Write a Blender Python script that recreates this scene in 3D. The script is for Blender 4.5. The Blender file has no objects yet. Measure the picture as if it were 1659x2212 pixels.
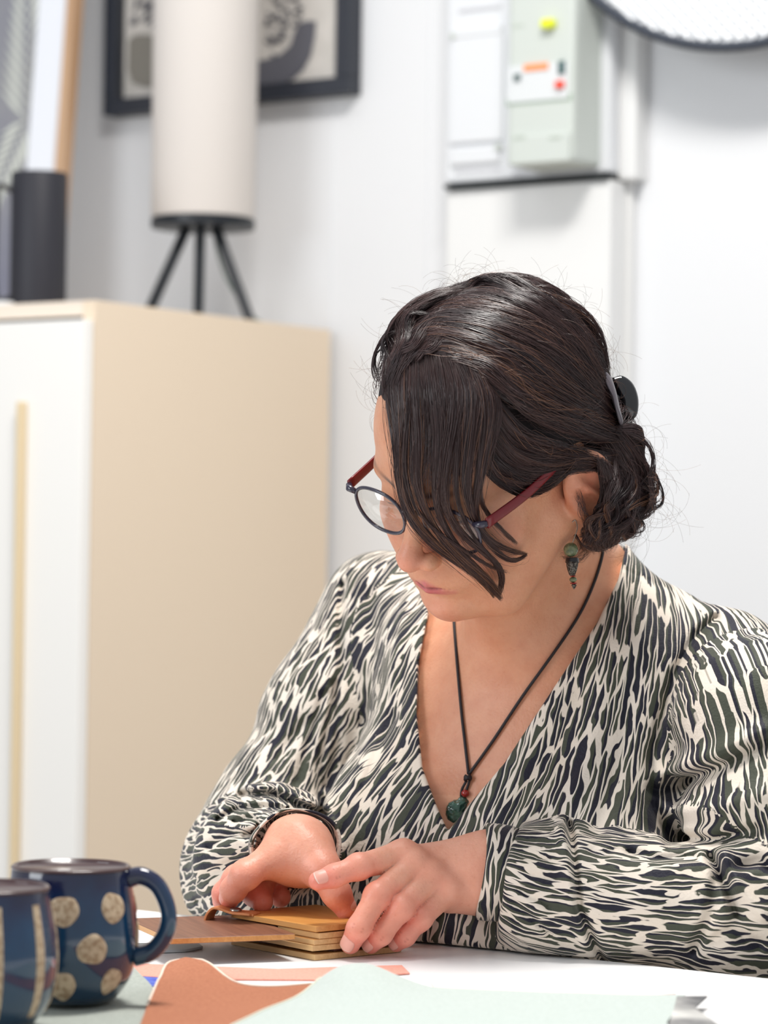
import bpy, bmesh, math, random
import numpy as np
from mathutils import Vector, Matrix
from mathutils.geometry import delaunay_2d_cdt
from mathutils.bvhtree import BVHTree
C = bpy.context.scene.collection
sc = bpy.context.scene
PI = math.pi
rnd = random.Random(7)

# ------------------------------------------------------------------ camera
FPX, W, H = 6200.0, 1659.0, 2212.0
CZ, ROLL, PITCH = 1.045, 0.014, 0.0152
fwd = Vector((0, math.cos(PITCH), math.sin(PITCH)))
rgt = Vector((math.cos(ROLL), 0, math.sin(ROLL)))
rgt = (rgt - fwd*rgt.dot(fwd)).normalized()
upv = rgt.cross(fwd)
CAM = Vector((0, 0, CZ))
cd = bpy.data.cameras.new('camera')
cam = bpy.data.objects.new('camera', cd); C.objects.link(cam)
cam.matrix_world = Matrix.Translation(CAM) @ Matrix((rgt, upv, -fwd)).transposed().to_4x4()
cd.sensor_fit = 'HORIZONTAL'; cd.sensor_width = 24.0; cd.lens = FPX/W*24.0
cd.clip_start = 0.05; cd.clip_end = 60
cd.dof.use_dof = True; cd.dof.focus_distance = 2.14; cd.dof.aperture_fstop = 5.2
cd.dof.aperture_blades = 0
sc.camera = cam
# ------------------------------------------------------------------ world, lights, exposure
wd = bpy.data.worlds.new('world'); sc.world = wd; wd.use_nodes = True
bg = wd.node_tree.nodes['Background']; bg.inputs[0].default_value = (0.93, 0.96, 1.0, 1); bg.inputs[1].default_value = 0.50
def area(name, loc, target, size, power, col=(1, 1, 1), sy=None):
    l = bpy.data.lights.new(name, 'AREA'); l.energy = power; l.color = col; l.size = size
    if sy: l.shape = 'RECTANGLE'; l.size_y = sy
    o = bpy.data.objects.new(name, l); C.objects.link(o); o.location = loc
    o.rotation_euler = (Vector(target)-Vector(loc)).to_track_quat('-Z', 'Y').to_euler()
    return o
area('ceiling_light', (0.1, 2.12, 2.75), (-0.02, 2.1, 0.75), 0.35, 40, (1.0, 0.97, 0.93), 0.6)
area('window_light', (-2.6, 0.9, 1.9), (0.0, 2.7, 1.0), 1.4, 36, (0.93, 0.97, 1.0), 1.5)
area('wall_fill', (-0.5, 2.7, 2.85), (0.1, 3.9, 1.1), 1.4, 4, (1.0, 0.99, 0.97), 0.5)  # added fill that brightens the back wall, not a lamp of the room
sc.view_settings.view_transform = 'Standard'; sc.view_settings.look = 'None'
sc.view_settings.gamma = 1.0; sc.view_settings.use_curve_mapping = False
sc.view_settings.exposure = 0.12

# ------------------------------------------------------------------ helpers
def ray(px, py):
    return fwd + rgt*((px-W/2)/FPX) - upv*((py-H/2)/FPX)
def unp(px, py, Y):                       # point of the world seen at a pixel, Y metres along the view axis
    return CAM + ray(px, py)*Y
def hit(px, py, p0, n):
    r = ray(px, py); n = Vector(n)
    return CAM + r*((Vector(p0)-CAM).dot(n)/r.dot(n))
def onz(px, py, z): return hit(px, py, (0, 0, z), (0, 0, 1))
def srgb(*c):
    return tuple(((v/255)/12.92 if v/255 <= .04045 else ((v/255+.055)/1.055)**2.4) for v in c)
def nn(nt, t, **kw):
    n = nt.nodes.new(t)
    for k, v in kw.items():
        if k.startswith('i_'):
            key = k[2:]; key = int(key) if key.isdigit() else key.replace('_', ' ')
            n.inputs[key].default_value = v
        else: setattr(n, k, v)
    return n
def mat(name, col, rough=0.5, metal=0.0, bump=None, var=None, coat=0.0, sss=0.0, spec=0.5, emit=None, trans=0.0):
    """bump=(scale, strength, dist)   var=(scale, colour2, lo, hi, stretch)"""
    m = bpy.data.materials.new(name); m.use_nodes = True; nt = m.node_tree
    b = nt.nodes['Principled BSDF']
    b.inputs['Base Color'].default_value = (*col, 1); b.inputs['Roughness'].default_value = rough
    b.inputs['Metallic'].default_value = metal; b.inputs['Coat Weight'].default_value = coat
    b.inputs['Specular IOR Level'].default_value = spec
    b.inputs['Transmission Weight'].default_value = trans
    if sss: b.inputs['Subsurface Weight'].default_value = sss; b.inputs['Subsurface Radius'].default_value = (1, .35, .2); b.inputs['Subsurface Scale'].default_value = .006
    tc = nn(nt, 'ShaderNodeTexCoord')
    if bump:
        no = nn(nt, 'ShaderNodeTexNoise', i_Scale=bump[0], i_Detail=4.0)
        nt.links.new(tc.outputs['Object'], no.inputs['Vector'])
        bp = nn(nt, 'ShaderNodeBump', i_Strength=bump[1], i_Distance=bump[2])
        nt.links.new(no.outputs[0], bp.inputs['Height']); nt.links.new(bp.outputs[0], b.inputs['Normal'])
    if var:
        mp = nn(nt, 'ShaderNodeMapping'); mp.inputs['Scale'].default_value = var[4] if len(var) > 4 else (1, 1, 1)
        no = nn(nt, 'ShaderNodeTexNoise', i_Scale=var[0], i_Detail=5.0)
        cr = nn(nt, 'ShaderNodeValToRGB'); e = cr.color_ramp.elements
        e[0].position = var[2]; e[1].position = var[3]; e[0].color = (*col, 1); e[1].color = (*var[1], 1)
        nt.links.new(tc.outputs['Object'], mp.inputs[0]); nt.links.new(mp.outputs[0], no.inputs['Vector'])
        nt.links.new(no.outputs[0], cr.inputs[0]); nt.links.new(cr.outputs[0], b.inputs['Base Color'])
    return m
def meta(o, label=None, cat=None, group=None, kind=None):
    if label: o['label'] = label
    if cat: o['category'] = cat
    if group: o['group'] = group
    if kind: o['kind'] = kind
    return o
def empty(name, loc, label, cat, group=None, mw=None):
    o = bpy.data.objects.new(name, None); C.objects.link(o); o.empty_display_size = .05
    if mw is not None: o.matrix_world = mw
    else: o.location = loc
    return meta(o, label, cat, group)
def mesh(name, vs, fs, m, parent=None, smooth=False, mi=None):
    """vertices are in world space; the object keeps them relative to its parent"""
    me = bpy.data.meshes.new(name)
    vs = [Vector(v) for v in vs] if not isinstance(vs, np.ndarray) else vs
    if parent is not None:
        inv = pworld(parent).inverted()
        if isinstance(vs, np.ndarray):
            A = np.array(inv); vs = vs @ A[:3, :3].T + A[:3, 3]
        else: vs = [inv @ v for v in vs]
    elif True:
        pass
    me.from_pydata(vs.tolist() if isinstance(vs, np.ndarray) else [tuple(v) for v in vs], [], fs if not isinstance(fs, np.ndarray) else fs.tolist())
    for k in (m if isinstance(m, (list, tuple)) else [m]): me.materials.append(k)
    if smooth: me.polygons.foreach_set('use_smooth', [True]*len(me.polygons))
    if mi is not None: me.polygons.foreach_set('material_index', mi)
    me.update()
    o = bpy.data.objects.new(name, me); C.objects.link(o)
    if parent is not None: o.parent = parent
    return o
def pworld(o):
    m = Matrix(o.matrix_basis) if o.parent is None else pworld(o.parent) @ o.matrix_basis
    return m
class MB:
    def __init__(s): s.v = []; s.f = []
    def add(s, vs, fs):
        k = len(s.v); s.v += [Vector(v) for v in vs]; s.f += [tuple(i+k for i in f) for f in fs]; return s
    def prism(s, poly, top):              # poly: list of base points, top: list of top points
        n = len(poly)
        s.add(list(poly)+list(top), [tuple(range(n))[::-1], tuple(range(n, 2*n))]+[(i, (i+1) % n, n+(i+1) % n, n+i) for i in range(n)]); return s
    def tube(s, pts, r, seg=12, caps=True, closed=False):
        pts = [Vector(p) for p in pts]; n = len(pts)
        rr = r if isinstance(r, (list, tuple)) else [r]*n
        t0 = (pts[1]-pts[0]).normalized(); up = Vector((0, 0, 1)) if abs(t0.z) < .9 else Vector((1, 0, 0))
        x = t0.cross(up).normalized(); vs = []
        for i, p in enumerate(pts):
            a = pts[(i-1) % n] if (closed or i > 0) else pts[i]; b = pts[(i+1) % n] if (closed or i < n-1) else pts[i]
            t = (b-a).normalized(); x = (x-t*x.dot(t)).normalized(); y = t.cross(x)
            vs += [p+(x*math.cos(2*PI*k/seg)+y*math.sin(2*PI*k/seg))*rr[i] for k in range(seg)]
        fs = []
        for i in range(n if closed else n-1):
            for k in range(seg):
                j = (i+1) % n
                fs.append((i*seg+k, i*seg+(k+1) % seg, j*seg+(k+1) % seg, j*seg+k))
        if caps and not closed: fs += [tuple(range(seg))[::-1], tuple(range((n-1)*seg, n*seg))]
        return s.add(vs, fs)
    def lathe(s, prof, o, ax=(0, 0, 1), seg=48):
        ax = Vector(ax).normalized(); x = ax.orthogonal().normalized(); y = ax.cross(x); o = Vector(o); vs = []; fs = []
        for r, z in prof: vs += [o+ax*z+(x*math.cos(2*PI*k/seg)+y*math.sin(2*PI*k/seg))*max(r, 1e-5) for k in range(seg)]
        for i in range(len(prof)-1):
            for k in range(seg): fs.append((i*seg+k, i*seg+(k+1) % seg, (i+1)*seg+(k+1) % seg, (i+1)*seg+k))
        fs += [tuple(range(seg))[::-1], tuple(range((len(prof)-1)*seg, len(prof)*seg))]
        return s.add(vs, fs)
    def build(s, name, m, parent=None, smooth=False, bevel=0):
        o = mesh(name, s.v, s.f, m, parent, smooth)
        if bevel:
            b = o.modifiers.new('bevel', 'BEVEL'); b.width = bevel; b.segments = 2; b.limit_method = 'ANGLE'
        return o
def smooth_angle(o, a=40):
    me = o.data; me.polygons.foreach_set('use_smooth', [True]*len(me.polygons))
    bm = bmesh.new(); bm.from_mesh(me)
    for e in bm.edges:
        if len(e.link_faces) == 2 and e.calc_face_angle(0) > math.radians(a): e.smooth = False
    bm.to_mesh(me); bm.free(); return o
def catmull(pts, n):
    P = [Vector(p) for p in pts]; P = [P[0]*2-P[1]]+P+[P[-1]*2-P[-2]]; out = []
    m = len(P)-3
    for k in range(n):
        t = k/(n-1)*m; i = min(int(t), m-1); u = t-i; a, b, c, d = P[i:i+4]
        out.append(.5*((2*b)+(c-a)*u+(2*a-5*b+4*c-d)*u*u+(3*b-3*c+d-a)*u**3))
    return out

# wall frame: s along the wall to the right (and nearer), d out of the wall into the room
E = Vector((math.cos(math.radians(34)), -math.sin(math.radians(34)), 0)); B = Vector((-E.y, E.x, 0))
CABY = 3.40
cab_fr = unp(205, 648, CABY)
cab_L = .486
W0 = Vector((cab_fr.x, cab_fr.y, 0)) + B*(cab_L+.012)
def wp(s, d, z): return W0 + E*s - B*d + Vector((0, 0, z))
def wsz(px, py, d=0.0):
    p = hit(px, py, W0 - B*d, B); q = p-W0
    return q.dot(E), p.z
def wbox(mb, s0, s1, d0, d1, z0, z1):
    return mb.prism([wp(s0, d0, z0), wp(s1, d0, z0), wp(s1, d1, z0), wp(s0, d1, z0)], [wp(s0, d0, z1), wp(s1, d0, z1), wp(s1, d1, z1), wp(s0, d1, z1)])

# ------------------------------------------------------------------ room
M = {}
M['wall'] = mat('white_wall_paint', srgb(225, 226, 228), .75, bump=(60, .05, .002))
M['floor'] = mat('pale_floor', srgb(176, 168, 158), .5, var=(3, srgb(160, 150, 138), .3, .7))
M['white'] = mat('white_panel', srgb(228, 228, 227), .45)
mb = MB(); wbox(mb, -2.2, 2.6, -.12, 0, 0, 2.9); o = mb.build('wall_back', M['wall']); meta(o, kind='structure')
mb = MB(); c0 = wp(-2.2, -.12, 0)
mb.prism([wp(-2.2, -.12, -.1), wp(2.6, -.12, -.1), wp(2.6, 4.2, -.1), wp(-2.2, 4.2, -.1)], [wp(-2.2, -.12, 0), wp(2.6, -.12, 0), wp(2.6, 4.2, 0), wp(-2.2, 4.2, 0)])
meta(mb.build('floor', M['floor']), kind='structure')
# flat joint strips on the wall boards
for k, px in enumerate((716, 921)):
    s, z = wsz(px, 500); mb = MB(); wbox(mb, s-.0012, s+.0012, 0, .0015, 0, 2.9)
    meta(mb.build('trim_%d' % (k+1), M['wall']), kind='structure')
# raised trunking that carries the meter panel
sT0 = wsz(962, 300, .055)[0]; sT1 = wsz(1317, 380, .055)[0]
z_gap = wsz(1140, 391, .055)[1]
mb = MB(); wbox(mb, sT0, sT1, 0, .052, 0, z_gap-.004); meta(mb.build('trim_3', M['white'], bevel=.004), kind='structure')
mb = MB(); wbox(mb, sT0-.012, sT1+.022, 0, .03, z_gap-.003, 2.9); meta(mb.build('trim_4', M['white'], bevel=.003), kind='structure')
s5 = wsz(1368, 700)[0]; mb = MB(); wbox(mb, s5-.009, s5+.002, 0, .012, 0, 2.9); meta(mb.build('trim_5', M['white'], bevel=.002), kind='structure')

# ------------------------------------------------------------------ electrical panel
M['plastic'] = mat('white_plastic', srgb(222, 224, 227), .4)
M['greyplastic'] = mat('grey_green_plastic', srgb(198, 204, 198), .45)
M['black'] = mat('black_gap', srgb(28, 34, 36), .6)
pn = empty('meter_panel', wp((sT0+sT1)/2, .05, z_gap), 'white electrical meter panel with a grey breaker on the wall above the woman', 'electrical panel')
ztop = 1.98
mb = MB(); wbox(mb, sT0, sT1, .03, .056, z_gap+.004, ztop); mb.build('backplate', M['plastic'], pn, bevel=.004)
mb = MB(); wbox(mb, sT0+.002, sT1-.001, .028, .06, z_gap-.0035, z_gap+.002); mb.build('black_strip', M['black'], pn)  # solid black strip along the lower edge of the panel
sA = wsz(1092, 250, .125)[0]; sB = wsz(1236, 250, .125)[0]; zb = wsz(1095, 358, .125)[1]; zb2 = zb
D1 = .122
q = MB(); wbox(q, sA, sB, .05, D1, zb, ztop+.03); mbx = q.build('breaker_body', M['greyplastic'], pn, bevel=.006)
def face(name, p0, p1, dd, m, par, th=.002, bev=.0):      # raised rectangle on the breaker face between two pixels
    a = wsz(*p0, D1); b = wsz(*p1, D1); x = MB(); wbox(x, a[0], b[0], D1+dd-.004, D1+dd+th, min(a[1], b[1]), max(a[1], b[1])); return x.build(name, m, par, bevel=bev)
face('rating_plate', (1100, 145), (1228, 212), 0, mat('plate_white', srgb(214, 217, 218), .4), pn)
face('orange_mark', (1134, 141), (1186, 150), .0025, mat('orange_print', srgb(246, 150, 92), .5), pn, .001)
face('test_window', (1209, 133), (1222, 160), .003, mat('dark_green_window', srgb(48, 84, 84), .3), pn, .001)
face('grey_toggle', (1114, 162), (1126, 174), .002, mat('dark_toggle', srgb(70, 92, 90), .4), pn, .003)
face('red_button', (1204, 176), (1221, 191), .002, mat('red_button', srgb(242, 70, 40), .4), pn, .006, .002)
face('yellow_tag', (1176, 44), (1202, 62), .002, mat('yellow_tag', srgb(226, 236, 40), .4), pn, .01, .003)
face('groove', (1094, 214), (1234, 217), .0, mat('groove_grey', srgb(168, 184, 168), .6), pn, .0006)
face('terminal_cover', (1104, 296), (1232, 348), 0, M['greyplastic'], pn, .004, .002)
for xx in (1112, 1190): face('slot', (xx, 296), (xx+26, 300), .004, mat('slot_grey', srgb(178, 186, 176), .6), pn, .0006)
for xx, yy in ((1104, 54),): face('slot', (xx, yy), (xx+28, yy+3), .0, mat('slot_grey2', srgb(188, 196, 186), .6), pn, .0006)
a = wsz(975, 330, .056); b = wsz(1085, 345, .056)
for (p0, p1, t) in (((980, 62), (1086, 74), .004), ((975, 84), (1086, 303), .003), ((975, 322), (1080, 350), .003)):
    a = wsz(*p0, .058); b = wsz(*p1, .058); x = MB(); wbox(x, a[0], b[0], .05, .058+t, b[1], a[1]); x.build('cover_plate', M['plastic'], pn, bevel=.002)
for (px, py) in ((980, 78), (1077, 318)):
    a = wsz(px, py, .06); x = MB(); x.lathe([(.0045, 0), (.0045, .003), (.003, .004)], wp(a[0], .06, a[1]), -B, 16); x.build('screw', M['greyplastic'], pn)
mdot = mat('vent_grey', srgb(206, 206, 210), .6)
for (p0, p1) in (((985, 372), (1080, 366)), ((995, 24), (1080, 14)), ((1112, 374), (1235, 360))):
    x = MB()
    for k in range(14):
        t = k/13; a = wsz(p0[0]+(p1[0]-p0[0])*t, p0[1]+(p1[1]-p0[1])*t, .056); wbox(x, a[0]-.0018, a[0]+.0018, .05, .0575, a[1]-.0022, a[1]+.0022)
    x.build('vent_slots', mdot, pn)

# ------------------------------------------------------------------ round mesh panel with black rim
a = wsz(1600, 100, .09); Rr = .298; cz = a[1]+Rr; cs = a[0]
rp = empty('round_wall_panel', wp(cs, .09, cz), 'round white mesh wall panel in a thin black rim, top right', 'wall decoration')
x = MB(); n = 96
ring = [wp(cs+Rr*math.sin(2*PI*k/n), .09, cz-Rr*math.cos(2*PI*k/n)) for k in range(n)]
x.tube(ring, .0062, 10, closed=True); x.build('rim', mat('black_metal_rim', srgb(48, 54, 66), .45), rp, True)
x = MB(); ri = Rr-.004; vs = [wp(cs+ri*math.sin(2*PI*k/n), .088, cz-ri*math.cos(2*PI*k/n)) for k in range(n)]; vs2 = [v+B*.004 for v in vs]
x.prism(vs, vs2); x.build('disc', M['plastic'], rp)
x = MB(); nl = 26
for sg in (1, -1):
    for k in range(-nl, nl+1):
        off = k*ri*1.0/nl; h = math.sqrt(max(ri*ri-off*off, 0))-.004
        if h < .02: continue
        dx, dz = math.cos(sg*PI/4), math.sin(sg*PI/4); cxx, czz = -dz*off, dx*off
        x.tube([wp(cs+cxx-dx*h, .0905, cz+czz-dz*h), wp(cs+cxx+dx*h, .0905, cz+czz+dz*h)], .0022, 6, False)
x.build('lattice', mat('white_mesh', srgb(246, 248, 250), .5), rp)
x = MB(); x.lathe([(.02, 0), (.02, .086)], wp(cs, 0, cz), -B, 20); x.build('wall_mount', M['plastic'], rp)

# ------------------------------------------------------------------ framed print on the wall
fs0, fz0 = wsz(222, 250, .03); fs1, fz1 = wsz(752, 199, .03); fz0 = (fz0+fz1)/2; fH = .62
fr = empty('framed_print', wp((fs0+fs1)/2, .01, fz0), 'black framed abstract print hanging on the wall behind the white lamp', 'picture')
M['bframe'] = mat('black_frame', srgb(38, 42, 52), .45)
fw = .022
for (a0, a1, b0, b1) in ((fs0, fs1, fz0, fz0+fw), (fs0, fs1, fz0+fH-fw, fz0+fH), (fs0, fs0+fw, fz0+fw, fz0+fH-fw), (fs1-fw, fs1, fz0+fw, fz0+fH-fw)):
    x = MB(); wbox(x, a0, a1, 0, .03, b0, b1); x.build('frame_bar', M['bframe'], fr, bevel=.001)
x = MB(); wbox(x, fs0+fw, fs1-fw, .002, .012, fz0+fw, fz0+fH-fw); x.build('print_paper', mat('print_beige', srgb(203, 198, 192), .7, var=(35, srgb(188, 184, 178), .4, .7)), fr)
def flat(name, pts, d, m, par, th=.0008):           # flat print shape on the wall frame, pts in (s,z)
    x = MB(); x.prism([wp(s, d, z) for s, z in pts], [wp(s, d+th, z) for s, z in pts]); return x.build(name, m, par)
def pxs(l, d=.013): return [wsz(a, b, d) for a, b in l]
inkd = mat('print_dark_ink', srgb(92, 92, 100), .7); inkg = mat('print_taupe_ink', srgb(128, 124, 116), .7); inkl = mat('print_light_ink', srgb(222, 222, 226), .7)
flat('dark_shape', pxs([(530, 182), (560, 186), (600, 182), (632, 172), (655, 152), (672, 120), (680, 80), (683, 46), (662, 45), (645, 52), (636, 70), (628, 98), (606, 118), (570, 130), (520, 132)]), .013, inkd, fr)
flat('taupe_shape', pxs([(278, 88), (290, 76), (312, 74), (340, 78), (380, 80), (380, 190), (350, 192), (310, 188), (285, 178), (276, 150)]), .013, inkg, fr)
x = MB(); r2 = random.Random(3)
for k in range(90):
    px = 575+r2.random()*75; py = -60+r2.random()*180
    if (px-575)/75 + max(0, py-20)/110 > 1.15: continue
    s, z = wsz(px, py, .0138); an = r2.uniform(-.9, .3); l = .006; w = .002
    ca, sa = math.cos(an), math.sin(an)
    P = [(s-ca*l, z-sa*l), (s+sa*w, z-ca*w), (s+ca*l, z+sa*l), (s-sa*w, z+ca*w)]
    x.prism([wp(a, .0138, b) for a, b in P], [wp(a, .0144, b) for a, b in P])
for k in range(34):
    px = 285+r2.random()*60; py = -20+r2.random()*80
    s, z = wsz(px, py, .0138); an = r2.uniform(.2, 1.3); l = .007; w = .002
    ca, sa = math.cos(an), math.sin(an)
    P = [(s-ca*l, z-sa*l), (s+sa*w, z-ca*w), (s+ca*l, z+sa*l), (s-sa*w, z+ca*w)]
    x.prism([wp(a, .0138, b) for a, b in P], [wp(a, .0144, b) for a, b in P])
x.build('leaf_marks', inkd, fr)['kind'] = 'stuff'

# ------------------------------------------------------------------ cabinet
zc = cab_fr.z; dF = cab_L+.012; sR = 0.0; sL = -.86
cb = empty('cabinet', wp(-.43, dF/2, 0), 'tall cream cabinet with white doors, left, carrying the lamp and jug', 'cabinet')
M['birch'] = mat('cabinet_beige', srgb(232, 213, 189), .42, bump=(220, .03, .0005))
M['cabtop'] = mat('cabinet_cream', srgb(236, 222, 206), .4)
M['door'] = mat('cabinet_door_white', srgb(244, 242, 238), .35)
x = MB(); wbox(x, sR-.018, sR, .012, dF, .05, zc); x.build('side_panel', M['birch'], cb, bevel=.001)
x = MB(); wbox(x, sL, sL+.018, .012, dF, .05, zc); x.build('side_panel', M['birch'], cb, bevel=.001)
x = MB(); wbox(x, sL+.018, sR-.018, .012, dF, zc-.018, zc); x.build('top_panel', M['cabtop'], cb)
x = MB(); wbox(x, sL+.018, sR-.018, .012, dF, .05, .068); x.build('bottom_panel', M['birch'], cb)
x = MB(); wbox(x, sL+.018, sR-.018, .012, .02, .068, zc-.018); x.build('back_panel', M['birch'], cb)
x = MB(); wbox(x, sL+.03, sR-.03, .06, dF-.04, 0, .05); x.build('plinth', M['birch'], cb)
hs, hz = wsz(52, 868, dF+.02)
for (a0, a1) in ((sL+.0005, (sL+sR)/2-.0015), ((sL+sR)/2+.0015, sR-.0005)):
    x = MB(); wbox(x, a0, a1, dF+.001, dF+.019, .05, zc-.024); d_ = x.build('door', M['door'], cb, bevel=.0015)
    x = MB()
    h0 = hs if a1 > -.1 else hs-.56
    if a1 > -.1: h0 = hs
    else: h0 = -.86-hs
    wbox(x, h0-.0045, h0+.0045, dF+.0192, dF+.030, .25, hz); x.build('handle', mat('handle_oak', srgb(226, 205, 168), .5), d_, bevel=.002)
# ------------------------------------------------------------------ lamp on the cabinet
lc_d = .25; base_y = 672
# stand the lamp on the cabinet top: centre leg foot seen at (438, 670)
pt = onz(440, 664, zc); L0 = Vector((pt.x, pt.y, zc))
Lx = (L0-W0); ls, ld = Lx.dot(E), -Lx.dot(B)
ls = min(ls, -.12); ld = .27
# place so that its axis projects to x=438
best = min((abs((lambda q: (q-CAM).dot(rgt)/(q-CAM).dot(fwd)*FPX+W/2)(wp(ls, dd/1000, zc+.1))-438), dd) for dd in range(60, 460, 2))
ld = best[1]/1000; Lp = wp(ls, ld, zc); ldep = (Lp-CAM).dot(fwd)
lamp = empty('table_lamp', Lp, 'white cylinder lamp on a black tripod standing on the cabinet', 'lamp')
def proj(q): q = q-CAM; d = q.dot(fwd); return (W/2+q.dot(rgt)/d*FPX, H/2-q.dot(upv)/d*FPX)
zr = unp(438, 485, ldep).z; rl = 112/FPX*ldep
M['lblack'] = mat('lamp_black', srgb(20, 25, 32), .4)
x = MB(); x.lathe([(rl*.9, -.001), (rl, .0), (rl, .0115), (rl*.98, .0125)], Vector((Lp.x, Lp.y, zr-.005)), seg=64); smooth_angle(x.build('disc_base', M['lblack'], lamp))
m_sh = mat('lamp_shade_white', srgb(219, 212, 206), .7, sss=0)
x = MB(); x.lathe([(rl*.97, .0075), (rl*1.0, .012), (rl*1.045, .60), (rl*1.03, .603), (rl*.98, .60), (rl*.93, .02)], Vector((Lp.x, Lp.y, zr-.0)), seg=64); smooth_angle(x.build('lamp_shade', m_sh, lamp))
for ang in (205, 322, 265):
    # feet spread
    k = math.radians(ang); R_ = {205: .080, 322: .086, 265: .03}[ang]
    foot = Vector((Lp.x+R_*math.cos(k), Lp.y+R_*math.sin(k), zc)); top = Vector((Lp.x+.022*math.cos(k), Lp.y+.022*math.sin(k), zr-.004))
    x = MB(); x.tube([foot, top], .0072, 10); smooth_angle(x.build('leg', M['lblack'], lamp))
cpts = catmull([(Lp.x+.012, Lp.y, zr-.005), (Lp.x+.03, Lp.y+.015, (zr+zc)/2), (Lp.x+.068, Lp.y-.03, zc+.012), (Lp.x+.085, Lp.y+.005, zc+.003), (Lp.x+.06, Lp.y+.1, zc+.003)], 20)
x = MB(); x.tube(cpts, .0018, 6); x.build('cable', mat('grey_cable', srgb(120, 138, 130), .5), lamp, True)

# ------------------------------------------------------------------ black jug on the cabinet
jy = CABY+.20
jr = 61/FPX*(jy); jz1 = unp(82, 374, jy).z; jc = unp(82, 600, jy)
jug = empty('black_jug', (jc.x, jc.y, zc), 'matt black cylindrical jug with a thin handle on the cabinet, far left', 'jug')
x = MB(); x.lathe([(jr*.9, 0), (jr*.97, .003), (jr, .01), (jr, jz1-zc-.003), (jr*.97, jz1-zc), (jr*.9, jz1-zc-.002), (jr*.9, jz1-zc-.03)], (jc.x, jc.y, zc), seg=48)
smooth_angle(x.build('body', mat('matt_black', srgb(34, 34, 43), .55), jug))
hd = [(jc.x-jr*.9, jc.y-.01, zc+.86*(jz1-zc)), (jc.x-jr-.012, jc.y-.012, zc+.9*(jz1-zc)), (jc.x-jr-.0165, jc.y-.013, zc+.8*(jz1-zc)), (jc.x-jr-.0175, jc.y-.013, zc+.45*(jz1-zc)), (jc.x-jr-.0165, jc.y-.013, zc+.14*(jz1-zc)), (jc.x-jr-.01, jc.y-.012, zc+.08*(jz1-zc)), (jc.x-jr*.9, jc.y-.01, zc+.1*(jz1-zc))]
x = MB(); x.tube(catmull(hd, 26), .0036, 10); smooth_angle(x.build('handle', mat('black_handle', srgb(24, 24, 26), .35), jug))
# ------------------------------------------------------------------ fern picture leaning on the wall
ps, pz = wsz(146, 640, .10)
fp = empty('leaning_picture', wp(ps-.3, .07, zc), 'large fern print with white border and wooden edge leaning on the wall behind the jug', 'picture')
def lean(s, t, z): # s from right edge (negative left), t thickness, z height: leaning back
    return wp(ps+s, .115-(z)*.085+t, zc+z)
def lbox(mb, s0, s1, t0, t1, z0, z1):
    return mb.prism([lean(s0, t0, z0), lean(s1, t0, z0), lean(s1, t1, z0), lean(s0, t1, z0)], [lean(s0, t0, z1), lean(s1, t0, z1), lean(s1, t1, z1), lean(s0, t1, z1)])
mw = mat('pine_edge', srgb(206, 172, 140), .5, var=(30, srgb(190, 152, 118), .4, .7, (1, 1, .1)))
for (a0, a1, b0, b1) in ((-.62, 0, 0, .014), (-.62, 0, .786, .80), (-.62, -.606, .014, .786), (-.014, 0, .014, .786)):
    x = MB(); lbox(x, a0, a1, 0, .02, b0, b1); x.build('frame_bar', mw, fp)
x = MB(); lbox(x, -.606, -.0135, .004, .0125, .013, .787); x.build('white_mat', mat('white_mat_board', srgb(236, 239, 246), .6), fp)
s_in = -.0135-.058
x = MB(); lbox(x, -.606+.058, s_in, .0125, .0135, .03, .787-.05); x.build('print', mat('print_grey', srgb(146, 146, 150), .7, var=(4, srgb(120, 122, 138), .4, .65)), fp)
x = MB()
def fern(p0, p1, ln, nleaf):
    for k in range(nleaf):
        t = k/nleaf; cx = p0[0]+(p1[0]-p0[0])*t; cz_ = p0[1]+(p1[1]-p0[1])*t
        dl = math.atan2(p1[1]-p0[1], p1[0]-p0[0]); L = ln*(1-t*.75)
        for sg in (1, -1):
            an = dl+sg*.75; ca, sa = math.cos(an), math.sin(an); w = .0042
            P = [(cx, cz_), (cx+ca*L*.5+sa*w, cz_+sa*L*.5-ca*w), (cx+ca*L, cz_+sa*L), (cx+ca*L*.5-sa*w, cz_+sa*L*.5+ca*w)]
            P = [(min(a, s_in), b) for a, b in P]
            x.prism([lean(a, .0135, b) for a, b in P], [lean(a, .0145, b) for a, b in P])
fern((s_in-.005, .30), (s_in-.085, .135), .05, 14)
fern((s_in-.005, .30), (s_in-.03, .60), .07, 18)
x.build('fern_leaf', mat('fern_print', srgb(205, 208, 200), .7), fp)
# low white object beside the jug
wj = onz(8, 652, zc)
x = MB(); x.lathe([(.012, 0), (.014, .002), (.014, .008), (.012, .0085)], (jc.x-jr-.0, jc.y-.06, zc), seg=24)
meta(smooth_angle(x.build('white_dish', M['plastic'])), 'tiny white dish on the cabinet at the foot of the black jug', 'dish')
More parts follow.
